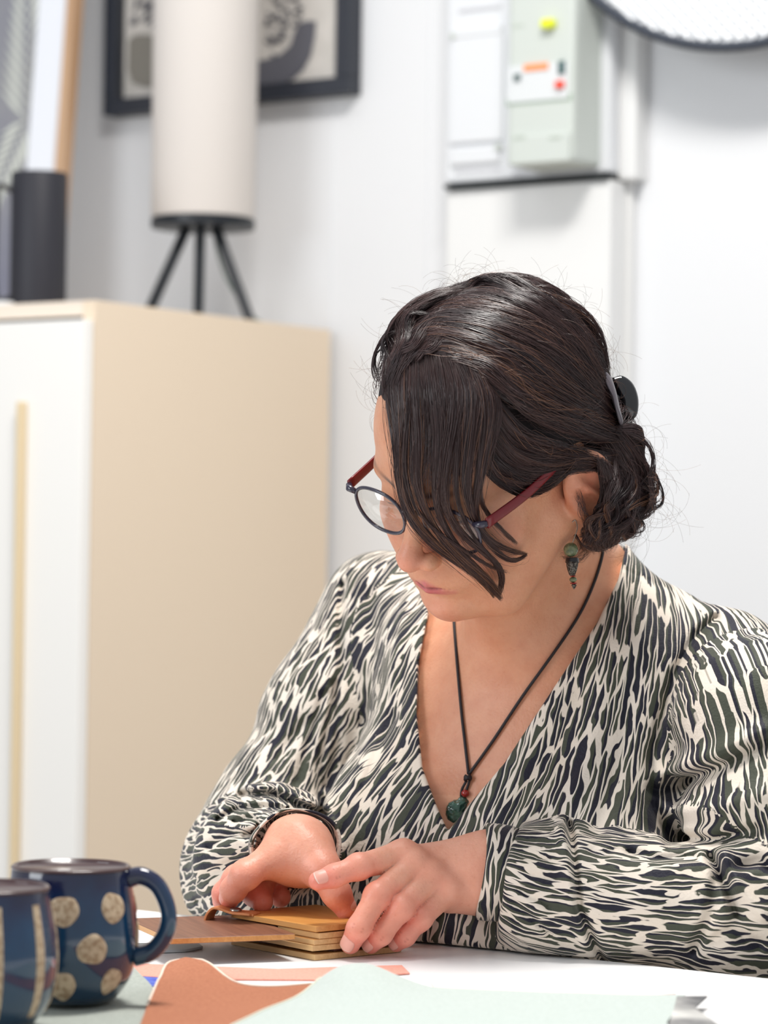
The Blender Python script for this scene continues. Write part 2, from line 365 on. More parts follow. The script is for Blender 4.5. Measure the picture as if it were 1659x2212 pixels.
# ------------------------------------------------------------------ table
TZ = .75
TL = onz(300, 1965, TZ); TR = onz(1659, 2113, TZ)
te = (TR-TL).normalized(); tb = Vector((-te.y, te.x, 0))       # tb points away from the camera
T0 = TL + te*.62
tab = empty('work_table', (T0.x, T0.y, 0), 'white work table in the foreground under the woman\'s hands', 'table')
M['table'] = mat('table_white', srgb(250, 250, 250), .38, bump=(300, .03, .0004))
def tp(a, b, z): return T0 + te*a + tb*b + Vector((0, 0, z-TZ))
x = MB(); x.prism([tp(-1.1, 0, TZ-.026), tp(.95, 0, TZ-.026), tp(.95, -.95, TZ-.026), tp(-1.1, -.95, TZ-.026)], [tp(-1.1, 0, TZ), tp(.95, 0, TZ), tp(.95, -.95, TZ), tp(-1.1, -.95, TZ)])
x.build('tabletop', M['table'], tab, bevel=.002)
for a, b in ((-1.03, -.07), (.88, -.07), (-1.03, -.88), (.88, -.88)):
    x = MB(); x.prism([tp(a-.02, b-.02, 0), tp(a+.02, b-.02, 0), tp(a+.02, b+.02, 0), tp(a-.02, b+.02, 0)], [tp(a-.025, b-.025, TZ-.026), tp(a+.025, b-.025, TZ-.026), tp(a+.025, b+.025, TZ-.026), tp(a-.025, b+.025, TZ-.026)])
    x.build('leg', M['white'], tab, bevel=.002)

# ------------------------------------------------------------------ cloths on the table
def vnoise(x, y, z, seed=0):
    from mathutils import noise
    return noise.noise(Vector((x+seed*7.3, y, z)))
def in_poly(p, poly):
    c = False; n = len(poly)
    for i in range(n):
        a, b = poly[i], poly[i-1]
        if (a[1] > p[1]) != (b[1] > p[1]) and p[0] < (b[0]-a[0])*(p[1]-a[1])/(b[1]-a[1])+a[0]: c = not c
    return c
def cloth(name, pts, z0, m, label, cat, amp=.002, th=.0012, hfun=None, step=.008, raw=False):
    P = [onz(px, py, z0) if not raw else Vector(p) for p in pts for (px, py) in [p[:2]]]
    poly = [(p.x, p.y) for p in P]
    # densify the outline
    out = []
    for i in range(len(poly)):
        a, b = Vector(poly[i]), Vector(poly[(i+1) % len(poly)]); k = max(1, int((b-a).length/step))
        out += [a+(b-a)*j/k for j in range(k)]
    xs = [p.x for p in out]; ys = [p.y for p in out]; inner = []
    xx = min(xs)
    while xx < max(xs):
        yy = min(ys)
        while yy < max(ys):
            q = (xx+rnd.uniform(-.001, .001), yy+rnd.uniform(-.001, .001))
            if in_poly(q, poly) and min((Vector(q)-o_).length_squared for o_ in out) > (step*.5)**2: inner.append(Vector(q))
            yy += step
        xx += step
    n = len(out)
    vs, es, fs, *_ = delaunay_2d_cdt(out+inner, [(i, (i+1) % n) for i in range(n)], [], 1, 1e-6)
    def hh(v):
        h = amp*(.5+.8*vnoise(v.x*14, v.y*14, 0, len(name)))
        if hfun: h += hfun(v)
        return max(h, 0)
    top = [Vector((v.x, v.y, z0+th+hh(v))) for v in vs]; bot = [t-Vector((0, 0, th)) for t in top]
    k = len(vs); F = []
    for f in fs:
        a = sum((vs[f[i]].x*vs[f[(i+1) % len(f)]].y-vs[f[(i+1) % len(f)]].x*vs[f[i]].y) for i in range(len(f)))
        if a < 0: f = f[::-1]
        F.append(tuple(f)); F.append(tuple(i+k for i in f)[::-1])
    cnt = {}
    for f in F[::2]:
        for i in range(len(f)):
            e = (f[i], f[(i+1) % len(f)]); cnt[e] = 1
    for (a, b) in list(cnt):
        if (b, a) not in cnt: F.append((b, a, a+k, b+k))
    o = mesh(name, top+bot, F, m, None, True); meta(o, label, cat); smooth_angle(o, 60); return o
def fabric(name, c1, c2, sc_=900, rough=.85):
    return mat(name, c1, rough, bump=(sc_, .35, .0006), var=(sc_*.5, c2, .35, .65))
cloth('grey_cloth', [(-260, 2270), (-200, 2120), (60, 2088), (286, 2090), (330, 2140), (322, 2180), (300, 2250), (150, 2420)], TZ,
      fabric('grey_green_linen', srgb(176, 182, 174), srgb(160, 166, 158)), 'grey green cloth spread under the two blue mugs', 'cloth', .0015)
cloth('pink_cloth', [(285, 2084), (600, 2097), (868, 2088), (885, 2106), (700, 2120), (400, 2118), (300, 2112)], TZ,
      fabric('pink_felt', srgb(240, 170, 152), srgb(234, 156, 138)), 'pale pink fabric strip behind the terracotta cloth', 'cloth', .0006, .001)
cloth('blue_slip', [(262, 2112), (345, 2112), (352, 2132), (270, 2134)], TZ, fabric('blue_fabric', srgb(70, 84, 190), srgb(150, 180, 235), 60), 'small royal blue sample edge beside the dotted mug', 'swatch', .0003, .0008)
def terra_h(v):
    q = onz(400, 2092, TZ+.006); return .0095*math.exp(-((v.x-q.x)/.03)**2-((v.y-q.y)/.09)**2)
cloth('terracotta_cloth', [(345, 2132), (360, 2112), (400, 2104), (450, 2108), (520, 2132), (600, 2136), (700, 2128), (1000, 2190), (1000, 2330), (240, 2340), (300, 2230), (318, 2180)], TZ+.0015,
      fabric('terracotta_linen', srgb(184, 120, 88), srgb(168, 104, 74)), 'terracotta linen cloth lying in front of the dotted mug', 'cloth', .0015, .0016, terra_h)
tc_ = bpy.data.objects['terracotta_cloth']; tbv = BVHTree.FromPolygons([v.co.copy() for v in tc_.data.vertices], [tuple(p.vertices) for p in tc_.data.polygons])
def edge_tube(par, bv, px, m, r=.0009):
    pts = []
    for v in catmull([tuple(onz(a, b, TZ+.002)) for a, b in px], 70):
        h = bv.find_nearest(Vector((v.x, v.y, TZ+.012))); pts.append(h[0]+Vector((0, 0, .0002)))
    x = MB(); x.tube(pts, r, 8); x.build('selvedge', m, par, True)
M['selv'] = mat('cream_selvedge', srgb(240, 222, 204), .85, bump=(900, .5, .0006))
edge_tube(tc_, tbv, [(318, 2180), (330, 2150), (345, 2132), (360, 2112), (400, 2104), (450, 2108), (520, 2132), (600, 2136), (700, 2128)], M['selv'])
def mint_h(v):
    q = onz(775, 2110, TZ+.01); d = v.x-q.x
    return .0115*math.exp(-(d/.032)**2-((v.y-q.y)/.07)**2)
cloth('mint_cloth', [(470, 2260), (500, 2222), (600, 2180), (690, 2140), (740, 2122), (785, 2116), (850, 2130), (930, 2142), (1080, 2146), (1200, 2152), (1480, 2156), (1465, 2180), (1440, 2215), (1500, 2330), (420, 2360)], TZ+.004,
      fabric('pale_mint_linen', srgb(196, 205, 200), srgb(187, 197, 191)), 'pale mint linen cloth in the near foreground', 'cloth', .0018, .0014, mint_h)
mc_ = bpy.data.objects['mint_cloth']; mbv = BVHTree.FromPolygons([v.co.copy() for v in mc_.data.vertices], [tuple(p.vertices) for p in mc_.data.polygons])
edge_tube(mc_, mbv, [(470, 2260), (500, 2222), (600, 2180), (690, 2140), (740, 2122)], mat('mint_selvedge', srgb(226, 226, 208), .85), .0007)
cloth('peach_cloth', [(930, 2126), (1100, 2118), (1260, 2128), (1460, 2150), (1200, 2170), (960, 2160)], TZ, fabric('peach_felt', srgb(250, 232, 226), srgb(248, 226, 218)), 'thin peach fabric edge showing behind the mint cloth', 'cloth', .0004, .001)
cloth('patterned_cloth', [(1462, 2158), (1528, 2158), (1500, 2180), (1640, 2290), (1420, 2290), (1452, 2196)], TZ+.006, fabric('leaf_print_fabric', srgb(232, 230, 224), srgb(96, 96, 98), 26), 'white fabric corner with dark leaf print, bottom right', 'cloth', .0012, .001)
cloth('pale_blue_sample', [(240, 2044), (425, 2040), (438, 2050), (400, 2058), (300, 2062), (240, 2060)], TZ, mat('pale_blue_card', srgb(206, 216, 220), .5), 'pale blue grey sample card beyond the dotted mug', 'swatch', .0006, .0018)

# ------------------------------------------------------------------ mugs
def glaze(name):
    m = bpy.data.materials.new(name); m.use_nodes = True; nt = m.node_tree; b = nt.nodes['Principled BSDF']
    tc = nn(nt, 'ShaderNodeTexCoord'); no = nn(nt, 'ShaderNodeTexNoise', i_Scale=22.0, i_Detail=3.0); cr = nn(nt, 'ShaderNodeValToRGB')
    sp = nn(nt, 'ShaderNodeSeparateXYZ'); ad = nn(nt, 'ShaderNodeMath', operation='MULTIPLY_ADD'); ad.inputs[1].default_value = 7.0
    nt.links.new(tc.outputs['Object'], no.inputs['Vector']); nt.links.new(tc.outputs['Object'], sp.inputs[0])
    mu = nn(nt, 'ShaderNodeMath', operation='MULTIPLY'); mu.inputs[1].default_value = .55
    nt.links.new(no.outputs[0], mu.inputs[0]); nt.links.new(sp.outputs[2], ad.inputs[0]); nt.links.new(mu.outputs[0], ad.inputs[2])
    e = cr.color_ramp.elements; e[0].position = .30; e[0].color = (*srgb(14, 46, 68), 1); e[1].position = 1.0; e[1].color = (*srgb(28, 22, 44), 1)
    k = cr.color_ramp.elements.new(.62); k.color = (*srgb(15, 58, 92), 1)
    k = cr.color_ramp.elements.new(.80); k.color = (*srgb(22, 32, 66), 1)
    nt.links.new(ad.outputs[0], cr.inputs[0]); nt.links.new(cr.outputs[0], b.inputs['Base Color'])
    b.inputs['Roughness'].default_value = .12; b.inputs['Coat Weight'].default_value = .6; b.inputs['Coat Roughness'].default_value = .04
    return m
M['glaze'] = glaze('blue_glaze'); M['clay'] = mat('bare_clay', srgb(204, 184, 156), .75, var=(260, srgb(160, 134, 106), .4, .62), bump=(500, .3, .0005))
M['rim'] = mat('brown_rim_glaze', srgb(66, 42, 42), .3, coat=.3)
def mug_r(t, R):                           # outer radius at height fraction t
    pts = [(0, .72), (.04, .80), (.15, .94), (.32, 1.02), (.5, 1.04), (.7, 1.0), (.88, .93), (1, .90)]
    for (a, ra), (b, rb) in zip(pts, pts[1:]):
        if t <= b: u = (t-a)/(b-a); u = u*u*(3-2*u) if False else u; return R*(ra+(rb-ra)*u)
    return R*.90
def mugr(t, R): return sum(mug_r(min(1, max(0, t+d)), R) for d in (-.06, -.03, 0, .03, .06))/5
def mug(loc, R, Hh, label, hang):
    g = empty('mug', loc, label, 'mug', 'blue glazed mugs on the grey cloth'); o = Vector(loc); x = MB()
    prof = [(R*.55, .0), (R*.70, .001)]+[(mugr(t/20, R), .002+t/20*(Hh-.004)) for t in range(1, 21)]+[(R*.885, Hh-.0005), (R*.87, Hh), (R*.85, Hh-.0015)]+[(mugr(t/10, R)-R*.075, Hh*t/10) for t in range(9, 0, -1)]+[(R*.5, .006)]
    x.lathe(prof, o, seg=80); smooth_angle(x.build('body', M['glaze'], g), 60)
    x = MB(); x.lathe([(mugr(.978, R)+.0003, Hh*.982), (mugr(.99, R)+.0005, Hh*.992), (R*.885, Hh+.0006), (R*.86, Hh+.0005), (R*.85, Hh-.002)], o, seg=80)
    mm = x.build('rim', M['rim'], g, True)
    h = Vector((math.cos(hang), math.sin(hang), 0))
    pr = [(R*.88, .91), (R*1.10, .935), (R*1.36, .86), (R*1.52, .68), (R*1.49, .52), (R*1.28, .38), (R*1.0, .33)]
    pts = catmull([o+h*a+Vector((0, 0, Hh*b)) for a, b in pr], 30)
    x = MB(); x.tube(pts, [.0052+.0012*abs(k-15)/15 for k in range(30)], 14); x.build('handle', M['glaze'], g, True)
    return g
def on_mug(name, o, R, Hh, outline, m, par):  # thin patch wrapped on the mug: outline in (angle, t)
    cx = sum(a for a, _ in outline)/len(outline); cy = sum(b for _, b in outline)/len(outline); x = MB(); n = len(outline); rings = []
    def P(a, t, off): r = mugr(t, R)+off; return o+Vector((math.cos(a)*r, math.sin(a)*r, .002+t*(Hh-.004)))
    for k, f in enumerate((.33, .66, .93, 1.0)): rings.append([P(cx+(a-cx)*f, cy+(b-cy)*f, .0007 if k < 3 else .0001) for a, b in outline])
    vs = [P(cx, cy, .0007)]+[p for r in rings for p in r]; fs = [(0, 1+i, 1+(i+1) % n) for i in range(n)]
    for j in range(3): fs += [(1+j*n+i, 1+(j+1)*n+i, 1+(j+1)*n+(i+1) % n, 1+j*n+(i+1) % n) for i in range(n)]
    x.add(vs, fs); return x.build(name, m, par, True)
MY = 1.865; mc = onz(149, 2160, TZ+.004)
mR = .0425; mH = .0870
m1 = (mc.x, mc.y, TZ+.0042)
g1 = mug(m1, mR, mH, 'blue glazed mug with beige dots standing on the grey cloth', -.12)
av = math.atan2(-m1[1], -m1[0])
for (dx, t, w) in ((-.02, .73, 1), (.82, .74, 1), (.42, .43, 1), (-.05, .15, 1), (.84, .17, .9), (1.62, .47, 1), (-.6, .45, 1), (-1.05, .74, 1), (1.9, .74, 1), (-1.0, .16, 1)):
    cen = av+dx*.98-.08
    ol = [(cen+.235*w*math.cos(q/24*2*PI), t+.115*w*(1+.1*math.sin(q/24*2*PI*3+dx*9))*math.sin(q/24*2*PI)) for q in range(24)]
    on_mug('dot', Vector(m1), mR, mH, ol, M['clay'], g1)
m2p = onz(-34, 2215, TZ+.004); m2 = (m2p.x, m2p.y, TZ+.0042)
g2 = mug(m2, .0425, .085, 'blue glazed mug with vertical beige stripes, cut off at the left edge', 2.6)
av2 = math.atan2(-m2[1], -m2[0])
for k in range(9):
    cen = av2+.16+k*.70-1.4
    L_ = [(cen-.085*(.75+.25*math.sin(PI*t)), t) for t in [.08+.84*j/14 for j in range(15)]]; R_ = [(cen+.085*(.75+.25*math.sin(PI*t)), t) for t in [.92-.84*j/14 for j in range(15)]]
    x = MB(); o_ = Vector(m2)
    def P2(a, t, off): r = mugr(t, .0425)+off; return o_+Vector((math.cos(a)*r, math.sin(a)*r, .002+t*.081))
    vs = []; fs = []
    for j in range(15):
        t = .08+.84*j/14; w = .088*(.8+.2*math.sin(PI*t))
        vs += [P2(cen-w, t, .0001), P2(cen-w*.8, t, .0007), P2(cen, t, .0007), P2(cen+w*.8, t, .0007), P2(cen+w, t, .0001)]
    for j in range(14):
        for i in range(4): fs.append((j*5+i, j*5+i+1, j*5+i+6, j*5+i+5))
    x.add(vs, fs); x.build('stripe', M['clay'], g2, True)

# ------------------------------------------------------------------ wooden sample tiles
def wood(name, c1, c2, dark=1.0, ang=0):
    m = bpy.data.materials.new(name); m.use_nodes = True; nt = m.node_tree; b = nt.nodes['Principled BSDF']
    tc = nn(nt, 'ShaderNodeTexCoord'); mp = nn(nt, 'ShaderNodeMapping'); mp.inputs['Rotation'].default_value = (0, 0, ang); mp.inputs['Scale'].default_value = (9, 200, 200)
    no = nn(nt, 'ShaderNodeTexNoise', i_Scale=1.5, i_Detail=6.0, i_Distortion=.6); cr = nn(nt, 'ShaderNodeValToRGB')
    e = cr.color_ramp.elements; e[0].position = .3; e[1].position = .72; e[0].color = (*c1, 1); e[1].color = (*c2, 1)
    nt.links.new(tc.outputs['Object'], mp.inputs[0]); nt.links.new(mp.outputs[0], no.inputs['Vector']); nt.links.new(no.outputs[0], cr.inputs[0]); nt.links.new(cr.outputs[0], b.inputs['Base Color'])
    bp = nn(nt, 'ShaderNodeBump', i_Strength=.15, i_Distance=.0004); nt.links.new(no.outputs[0], bp.inputs['Height']); nt.links.new(bp.outputs[0], b.inputs['Normal'])
    b.inputs['Roughness'].default_value = .42; return m
beech = wood('beech_wood', srgb(214, 160, 96), srgb(192, 134, 72)); beech2 = wood('pale_beech', srgb(222, 184, 130), srgb(200, 158, 104))
oak = wood('honey_oak', srgb(226, 166, 92), srgb(206, 140, 66)); walnut = wood('walnut_wood', srgb(136, 90, 66), srgb(104, 66, 50)); redw = wood('dark_red_wood', srgb(112, 62, 50), srgb(90, 48, 40))
F0 = onz(680, 2076, TZ); ang0 = math.radians(129.5)
def tile(m, z, th, ang, piv, a0, b0, w, l, label, me=None, edge=None):
    # piv: world xy of the rivet; (a0,b0) rivet in tile coordinates
    lx = Vector((math.cos(ang), math.sin(ang), 0)); wx = Vector((lx.y, -lx.x, 0))
    O = Vector((piv.x, piv.y, 0))-wx*a0-lx*b0; mw = Matrix.Translation(O+Vector((0, 0, z))) @ Matrix((lx, -wx, Vector((0, 0, 1)))).transposed().to_4x4()
    bm = bmesh.new(); vs = [bm.verts.new(p) for p in ((0, 0, 0), (l, 0, 0), (l, -w, 0), (0, -w, 0), (0, 0, th), (l, 0, th), (l, -w, th), (0, -w, th))]
    for f in ((3, 2, 1, 0)[::-1], (4, 5, 6, 7)[::-1], (0, 1, 5, 4), (1, 2, 6, 5), (2, 3, 7, 6), (3, 0, 4, 7)): bm.faces.new([vs[i] for i in f])
    bmesh.ops.recalc_face_normals(bm, faces=bm.faces)
    bmesh.ops.bevel(bm, geom=list(bm.edges), offset=.0003, segments=1, affect='EDGES')
    me = bpy.data.meshes.new('wood_tile'); bm.to_mesh(me); bm.free(); me.materials.append(m); me.materials.append(edge or beech)
    for p in me.polygons: p.material_index = 0 if abs(p.normal.z) > .7 else 1
    return mw, me
lx0 = Vector((math.cos(ang0), math.sin(ang0), 0)); wx0 = Vector((lx0.y, -lx0.x, 0)); pq = onz(509, 1969, TZ+.0265)-F0; A0, B0 = pq.dot(wx0), pq.dot(lx0); piv = Vector((F0.x, F0.y, 0))+wx0*A0+lx0*B0
tw, tl = .082, B0+.010
book = empty('wood_sample_set', (piv.x, piv.y, TZ), 'fan of small wooden sample tiles riveted together under the woman\'s hands', 'wood samples')
zz = TZ+.0003
spec = [(beech2, 0, .0042, beech2), (redw, 5, .0038, redw), (beech2, 0, .0042, beech2), (beech, -1.2, .0042, beech2), (beech2, .6, .0042, beech2), ]
zs = zz
for m_, da, th, ed in [(beech2, 0, .0043, beech2), (redw, 13, .0022, redw), (beech2, -1.5, .004, beech2), (beech, -.5, .004, beech2)]:
    mw, me = tile(m_, zs, th, ang0+math.radians(da), piv, A0, B0, tw if m_ is not redw else tw-.012, tl-(.0 if m_ is not redw else .03), '', edge=ed)
    o = bpy.data.objects.new('wood_tile', me); C.objects.link(o); o.parent = book; o.matrix_basis = pworld(book).inverted() @ mw; zs += th+.0002
# fanned walnut tile: corners measured on its plane
zw = zs
A_ = onz(369, 2040, zw); C_ = onz(637, 2030, zw); wv = (C_-A_).normalized(); lv = Vector((-wv.y, wv.x, 0))
angw = math.atan2(lv.y, lv.x); rel = piv-Vector((A_.x, A_.y, 0))
mw, me = tile(walnut, zw, .0042, angw, Vector((A_.x, A_.y, 0)), 0, 0, (C_-A_).length, .116, '', edge=beech)
o = bpy.data.objects.new('wood_tile', me); C.objects.link(o); o.parent = book; o.matrix_basis = pworld(book).inverted() @ mw; o['label'] = 'dark walnut tile fanned out to the left'
mw, me = tile(beech2, zw, .0042, ang0, piv, A0-.004, B0, tw-.004, .05, '', edge=beech2)
o = bpy.data.objects.new('wood_tile', me); C.objects.link(o); o.parent = book; o.matrix_basis = pworld(book).inverted() @ mw
zt = zw+.0052
mw, me = tile(oak, zt, .0042, ang0+math.radians(.5), piv, A0, B0, tw, tl, '', edge=beech)
me_rot = Matrix.Rotation(math.radians(-.9), 4, Vector((1, 0, 0)))
o = bpy.data.objects.new('wood_tile', me); C.objects.link(o); o.parent = book; o.matrix_basis = pworld(book).inverted() @ mw; o['label'] = 'honey coloured top tile'
TOPZ = zt+.0042
leath = mat('tan_leather', srgb(214, 140, 88), .55, bump=(500, .25, .0006), var=(200, srgb(196, 120, 72), .4, .7))
rv = Vector((piv.x, piv.y, TOPZ))
# leather strap: over the top tile, bending round the corner and down behind
dl = (onz(540, 1972, TOPZ)-onz(470, 1968, TOPZ)).normalized(); dn = Vector((-dl.y, dl.x, 0))
sp_ = [rv+dl*.017, rv+dl*.012+Vector((0, 0, .0008)), rv+Vector((0, 0, .0012)), rv-dl*.010+Vector((0, 0, .0038)), rv-dl*.016+Vector((0, 0, .0036)), rv-dl*.021+Vector((0, 0, -.003)), rv-dl*.0205+Vector((0, 0, -.012)), rv-dl*.012+Vector((0, 0, -.019))]
sp_ = catmull(sp_, 24); vs = []; fs = []
for i, p in enumerate(sp_):
    t = (sp_[min(i+1, 23)]-sp_[max(i-1, 0)]).normalized(); nrm = dn.cross(t).normalized(); hw = .0088*(1 if i > 1 else .8)
    for (a, b) in ((-hw, .0009), (hw, .0009), (hw, -.0009), (-hw, -.0009)): vs.append(p+dn*a+nrm*b)
for i in range(23):
    for k in range(4): fs.append((i*4+k, i*4+(k+1) % 4, (i+1)*4+(k+1) % 4, (i+1)*4+k))
fs += [(3, 2, 1, 0), (92, 93, 94, 95)]
x = MB(); x.add(vs, fs); x.build('leather_strap', leath, book, bevel=.0004)
x = MB(); x.lathe([(.0046, .0022), (.0044, .0034), (.0032, .0042), (.001, .0046)], rv, seg=24); smooth_angle(x.build('rivet', mat('rivet_metal', srgb(150, 140, 132), .3, .9), book), 60)
# ================================================================== the woman
f32 = np.float32
def A(*v): return np.array(v, dtype=f32)
def rc(P, a, b, ra, rb):
    a = np.asarray(a, f32); b = np.asarray(b, f32); ab = b-a; q = P-a
    t = np.clip(q@ab/max(float(ab@ab), 1e-9), 0, 1)
    return np.linalg.norm(q-t[:, None]*ab, axis=1)-(ra+(rb-ra)*t)
def ell(P, c, r, R=None):
    q = P-np.asarray(c, f32)
    if R is not None: q = q@np.asarray(R, f32).T
    r = np.asarray(r, f32); k0 = np.linalg.norm(q/r, axis=1); k1 = np.linalg.norm(q/(r*r), axis=1)+1e-9
    return k0*(k0-1)/k1
def sph(P, c, r): return np.linalg.norm(P-np.asarray(c, f32), axis=1)-r
def smin(a, b, k):
    h = np.maximum(k-np.abs(a-b), 0)/k
    return np.minimum(a, b)-h*h*k*.25
def smax(a, b, k): return -smin(-a, -b, k)
def rotx(a): c, s = math.cos(a), math.sin(a); return np.array([[1, 0, 0], [0, c, -s], [0, s, c]], f32)
def roty(a): c, s = math.cos(a), math.sin(a); return np.array([[c, 0, s], [0, 1, 0], [-s, 0, c]], f32)
def rotz(a): c, s = math.cos(a), math.sin(a); return np.array([[c, -s, 0], [s, c, 0], [0, 0, 1]], f32)
def wob(P, s, seed=0.0):                 # cheap smooth noise, about -1..1
    x, y, z = P[:, 0]*s+seed, P[:, 1]*s+seed*1.7, P[:, 2]*s-seed*.6
    return (np.sin(x+1.3*np.sin(y*.9+z*.4))+np.sin(y*1.1+1.2*np.sin(z*1.2+x*.5))+np.sin(z*.95+1.4*np.sin(x*.8-y*.6)))/3
def polygonize(fn, lo, hi, h, mg=1.25):
    lo = np.array(lo, f32); n = np.ceil((np.array(hi)-lo)/h/8).astype(int)*8
    nb = n//8
    g = np.stack(np.meshgrid(*[np.arange(k) for k in nb], indexing='ij'), -1).reshape(-1, 3)
    dc = np.empty(len(g), f32)
    cen = (lo+(g*8+3.5)*h).astype(f32)
    for i in range(0, len(cen), 200000): dc[i:i+200000] = fn(cen[i:i+200000])
    act = np.abs(dc) < 6.93*h*mg+.001
    V = np.where(dc < 0, -1, 1).astype(f32).reshape(nb)
    V = np.ascontiguousarray(np.broadcast_to(V[:, None, :, None, :, None], (nb[0], 8, nb[1], 8, nb[2], 8))).reshape(n)
    loc = np.stack(np.meshgrid(*[np.arange(8)]*3, indexing='ij'), -1).reshape(-1, 3)
    ga = g[act]
    for i in range(0, len(ga), 600):
        idx = (ga[i:i+600, None, :]*8+loc[None]).reshape(-1, 3)
        V[idx[:, 0], idx[:, 1], idx[:, 2]] = fn((lo+idx*h).astype(f32))
    S = V < 0
    c8 = [S[i:n[0]-1+i, j:n[1]-1+j, k:n[2]-1+k] for i in (0, 1) for j in (0, 1) for k in (0, 1)]
    allv = c8[0].copy(); anyv = c8[0].copy()
    for c in c8[1:]: allv &= c; anyv |= c
    mix = anyv & ~allv; cells = np.argwhere(mix)
    idm = np.full(mix.shape, -1, np.int32); idm[mix] = np.arange(len(cells))
    off = np.array([(i, j, k) for i in (0, 1) for j in (0, 1) for k in (0, 1)])
    vals = np.stack([V[cells[:, 0]+o[0], cells[:, 1]+o[1], cells[:, 2]+o[2]] for o in off], 1)
    acc = np.zeros((len(cells), 3), f32); cnt = np.zeros(len(cells), f32)
    for a in range(8):
        for b in range(a+1, 8):
            if np.abs(off[a]-off[b]).sum() != 1: continue
            va, vb = vals[:, a], vals[:, b]; m = (va < 0) != (vb < 0)
            t = np.where(m, va/np.where(m, va-vb, 1), 0)
            acc += np.where(m[:, None], off[a]+(off[b]-off[a])*t[:, None], 0); cnt += m
    pos = (lo+(cells+acc/cnt[:, None])*h).astype(f32)
    quads = []
    for ax in range(3):
        u, v = (ax+1) % 3, (ax+2) % 3
        sl0 = [slice(1, -1)]*3; sl1 = [slice(1, -1)]*3; sl0[ax] = slice(0, -1); sl1[ax] = slice(1, None)
        s0, s1 = S[tuple(sl0)], S[tuple(sl1)]
        e = np.argwhere(s0 != s1); fl = s0[tuple(e.T)]
        base = e.copy(); base[:, u] += 1; base[:, v] += 1
        q = []
        for (du, dv) in ((0, 0), (-1, 0), (-1, -1), (0, -1)):
            c = base.copy(); c[:, u] += du; c[:, v] += dv; q.append(idm[c[:, 0], c[:, 1], c[:, 2]])
        q = np.stack(q, 1); ok = (q >= 0).all(1); q = q[ok]; fl = fl[ok]
        q[~fl] = q[~fl][:, ::-1]; quads.append(q)
    return pos, np.concatenate(quads)

# ---- head frame: x towards her left, y forward, z up; origin between the ears at eye height
fH_ = Vector((-.62, -.60, -.50)).normalized(); rH_ = Vector((.74, -.63, -.23)); rH_ = (rH_-fH_*rH_.dot(fH_)).normalized(); uH_ = fH_.cross(rH_)
if uH_.z < 0: uH_ = -uH_
HM = unp(905, 1092, 2.13)
HO = HM - fH_*.090
RH = np.array([list(rH_), list(fH_), list(uH_)], f32); HOn = np.array(HO, f32)
def toH(P): return (P-HOn)@RH.T
def hw(x, y, z): return HO+rH_*x+fH_*y+uH_*z      # head-local to world
# ---- torso frame: x her left, y forward, z up; origin at the base of the neck
NB = unp(1185, 1335, 2.31); tE = E.copy(); tF = -B
RT = np.array([list(tE), list(tF), [0, 0, 1]], f32); NBn = np.array(NB, f32)
def toT(P): return (P-NBn)@RT.T
def tw(x, y, z): return NB+tE*x+tF*y+Vector((0, 0, z))

def pxpy(P):
    q = P-np.array(CAM, f32); d = q@np.array(fwd, f32)
    return W/2+q@np.array(rgt, f32)/d*FPX, H/2-q@np.array(upv, f32)/d*FPX, d
def seg2(px, py, pts):
    d = np.full(len(px), 1e9, f32)
    for (ax, ay), (bx, by) in zip(pts, pts[1:]):
        vx, vy = bx-ax, by-ay; t = np.clip(((px-ax)*vx+(py-ay)*vy)/(vx*vx+vy*vy), 0, 1)
        d = np.minimum(d, (px-ax-t*vx)**2+(py-ay-t*vy)**2)
    return np.sqrt(d)
VN = [(905, 1100), (898, 1200), (926, 1325), (905, 1430), (900, 1540), (913, 1660), (945, 1745), (968, 1796), (1012, 1740), (1090, 1648), (1200, 1480), (1290, 1345), (1336, 1250), (1352, 1180), (1310, 1100)]
def poly2(px, py, poly):
    ins = np.zeros(len(px), bool); n = len(poly)
    for i in range(n):
        (ax, ay), (bx, by) = poly[i], poly[i-1]
        if ay == by: continue
        m = ((ay > py) != (by > py)) & (px < (bx-ax)*(py-ay)/(by-ay)+ax); ins ^= m
    d = seg2(px, py, poly+poly[:1]); return np.where(ins, -d, d)
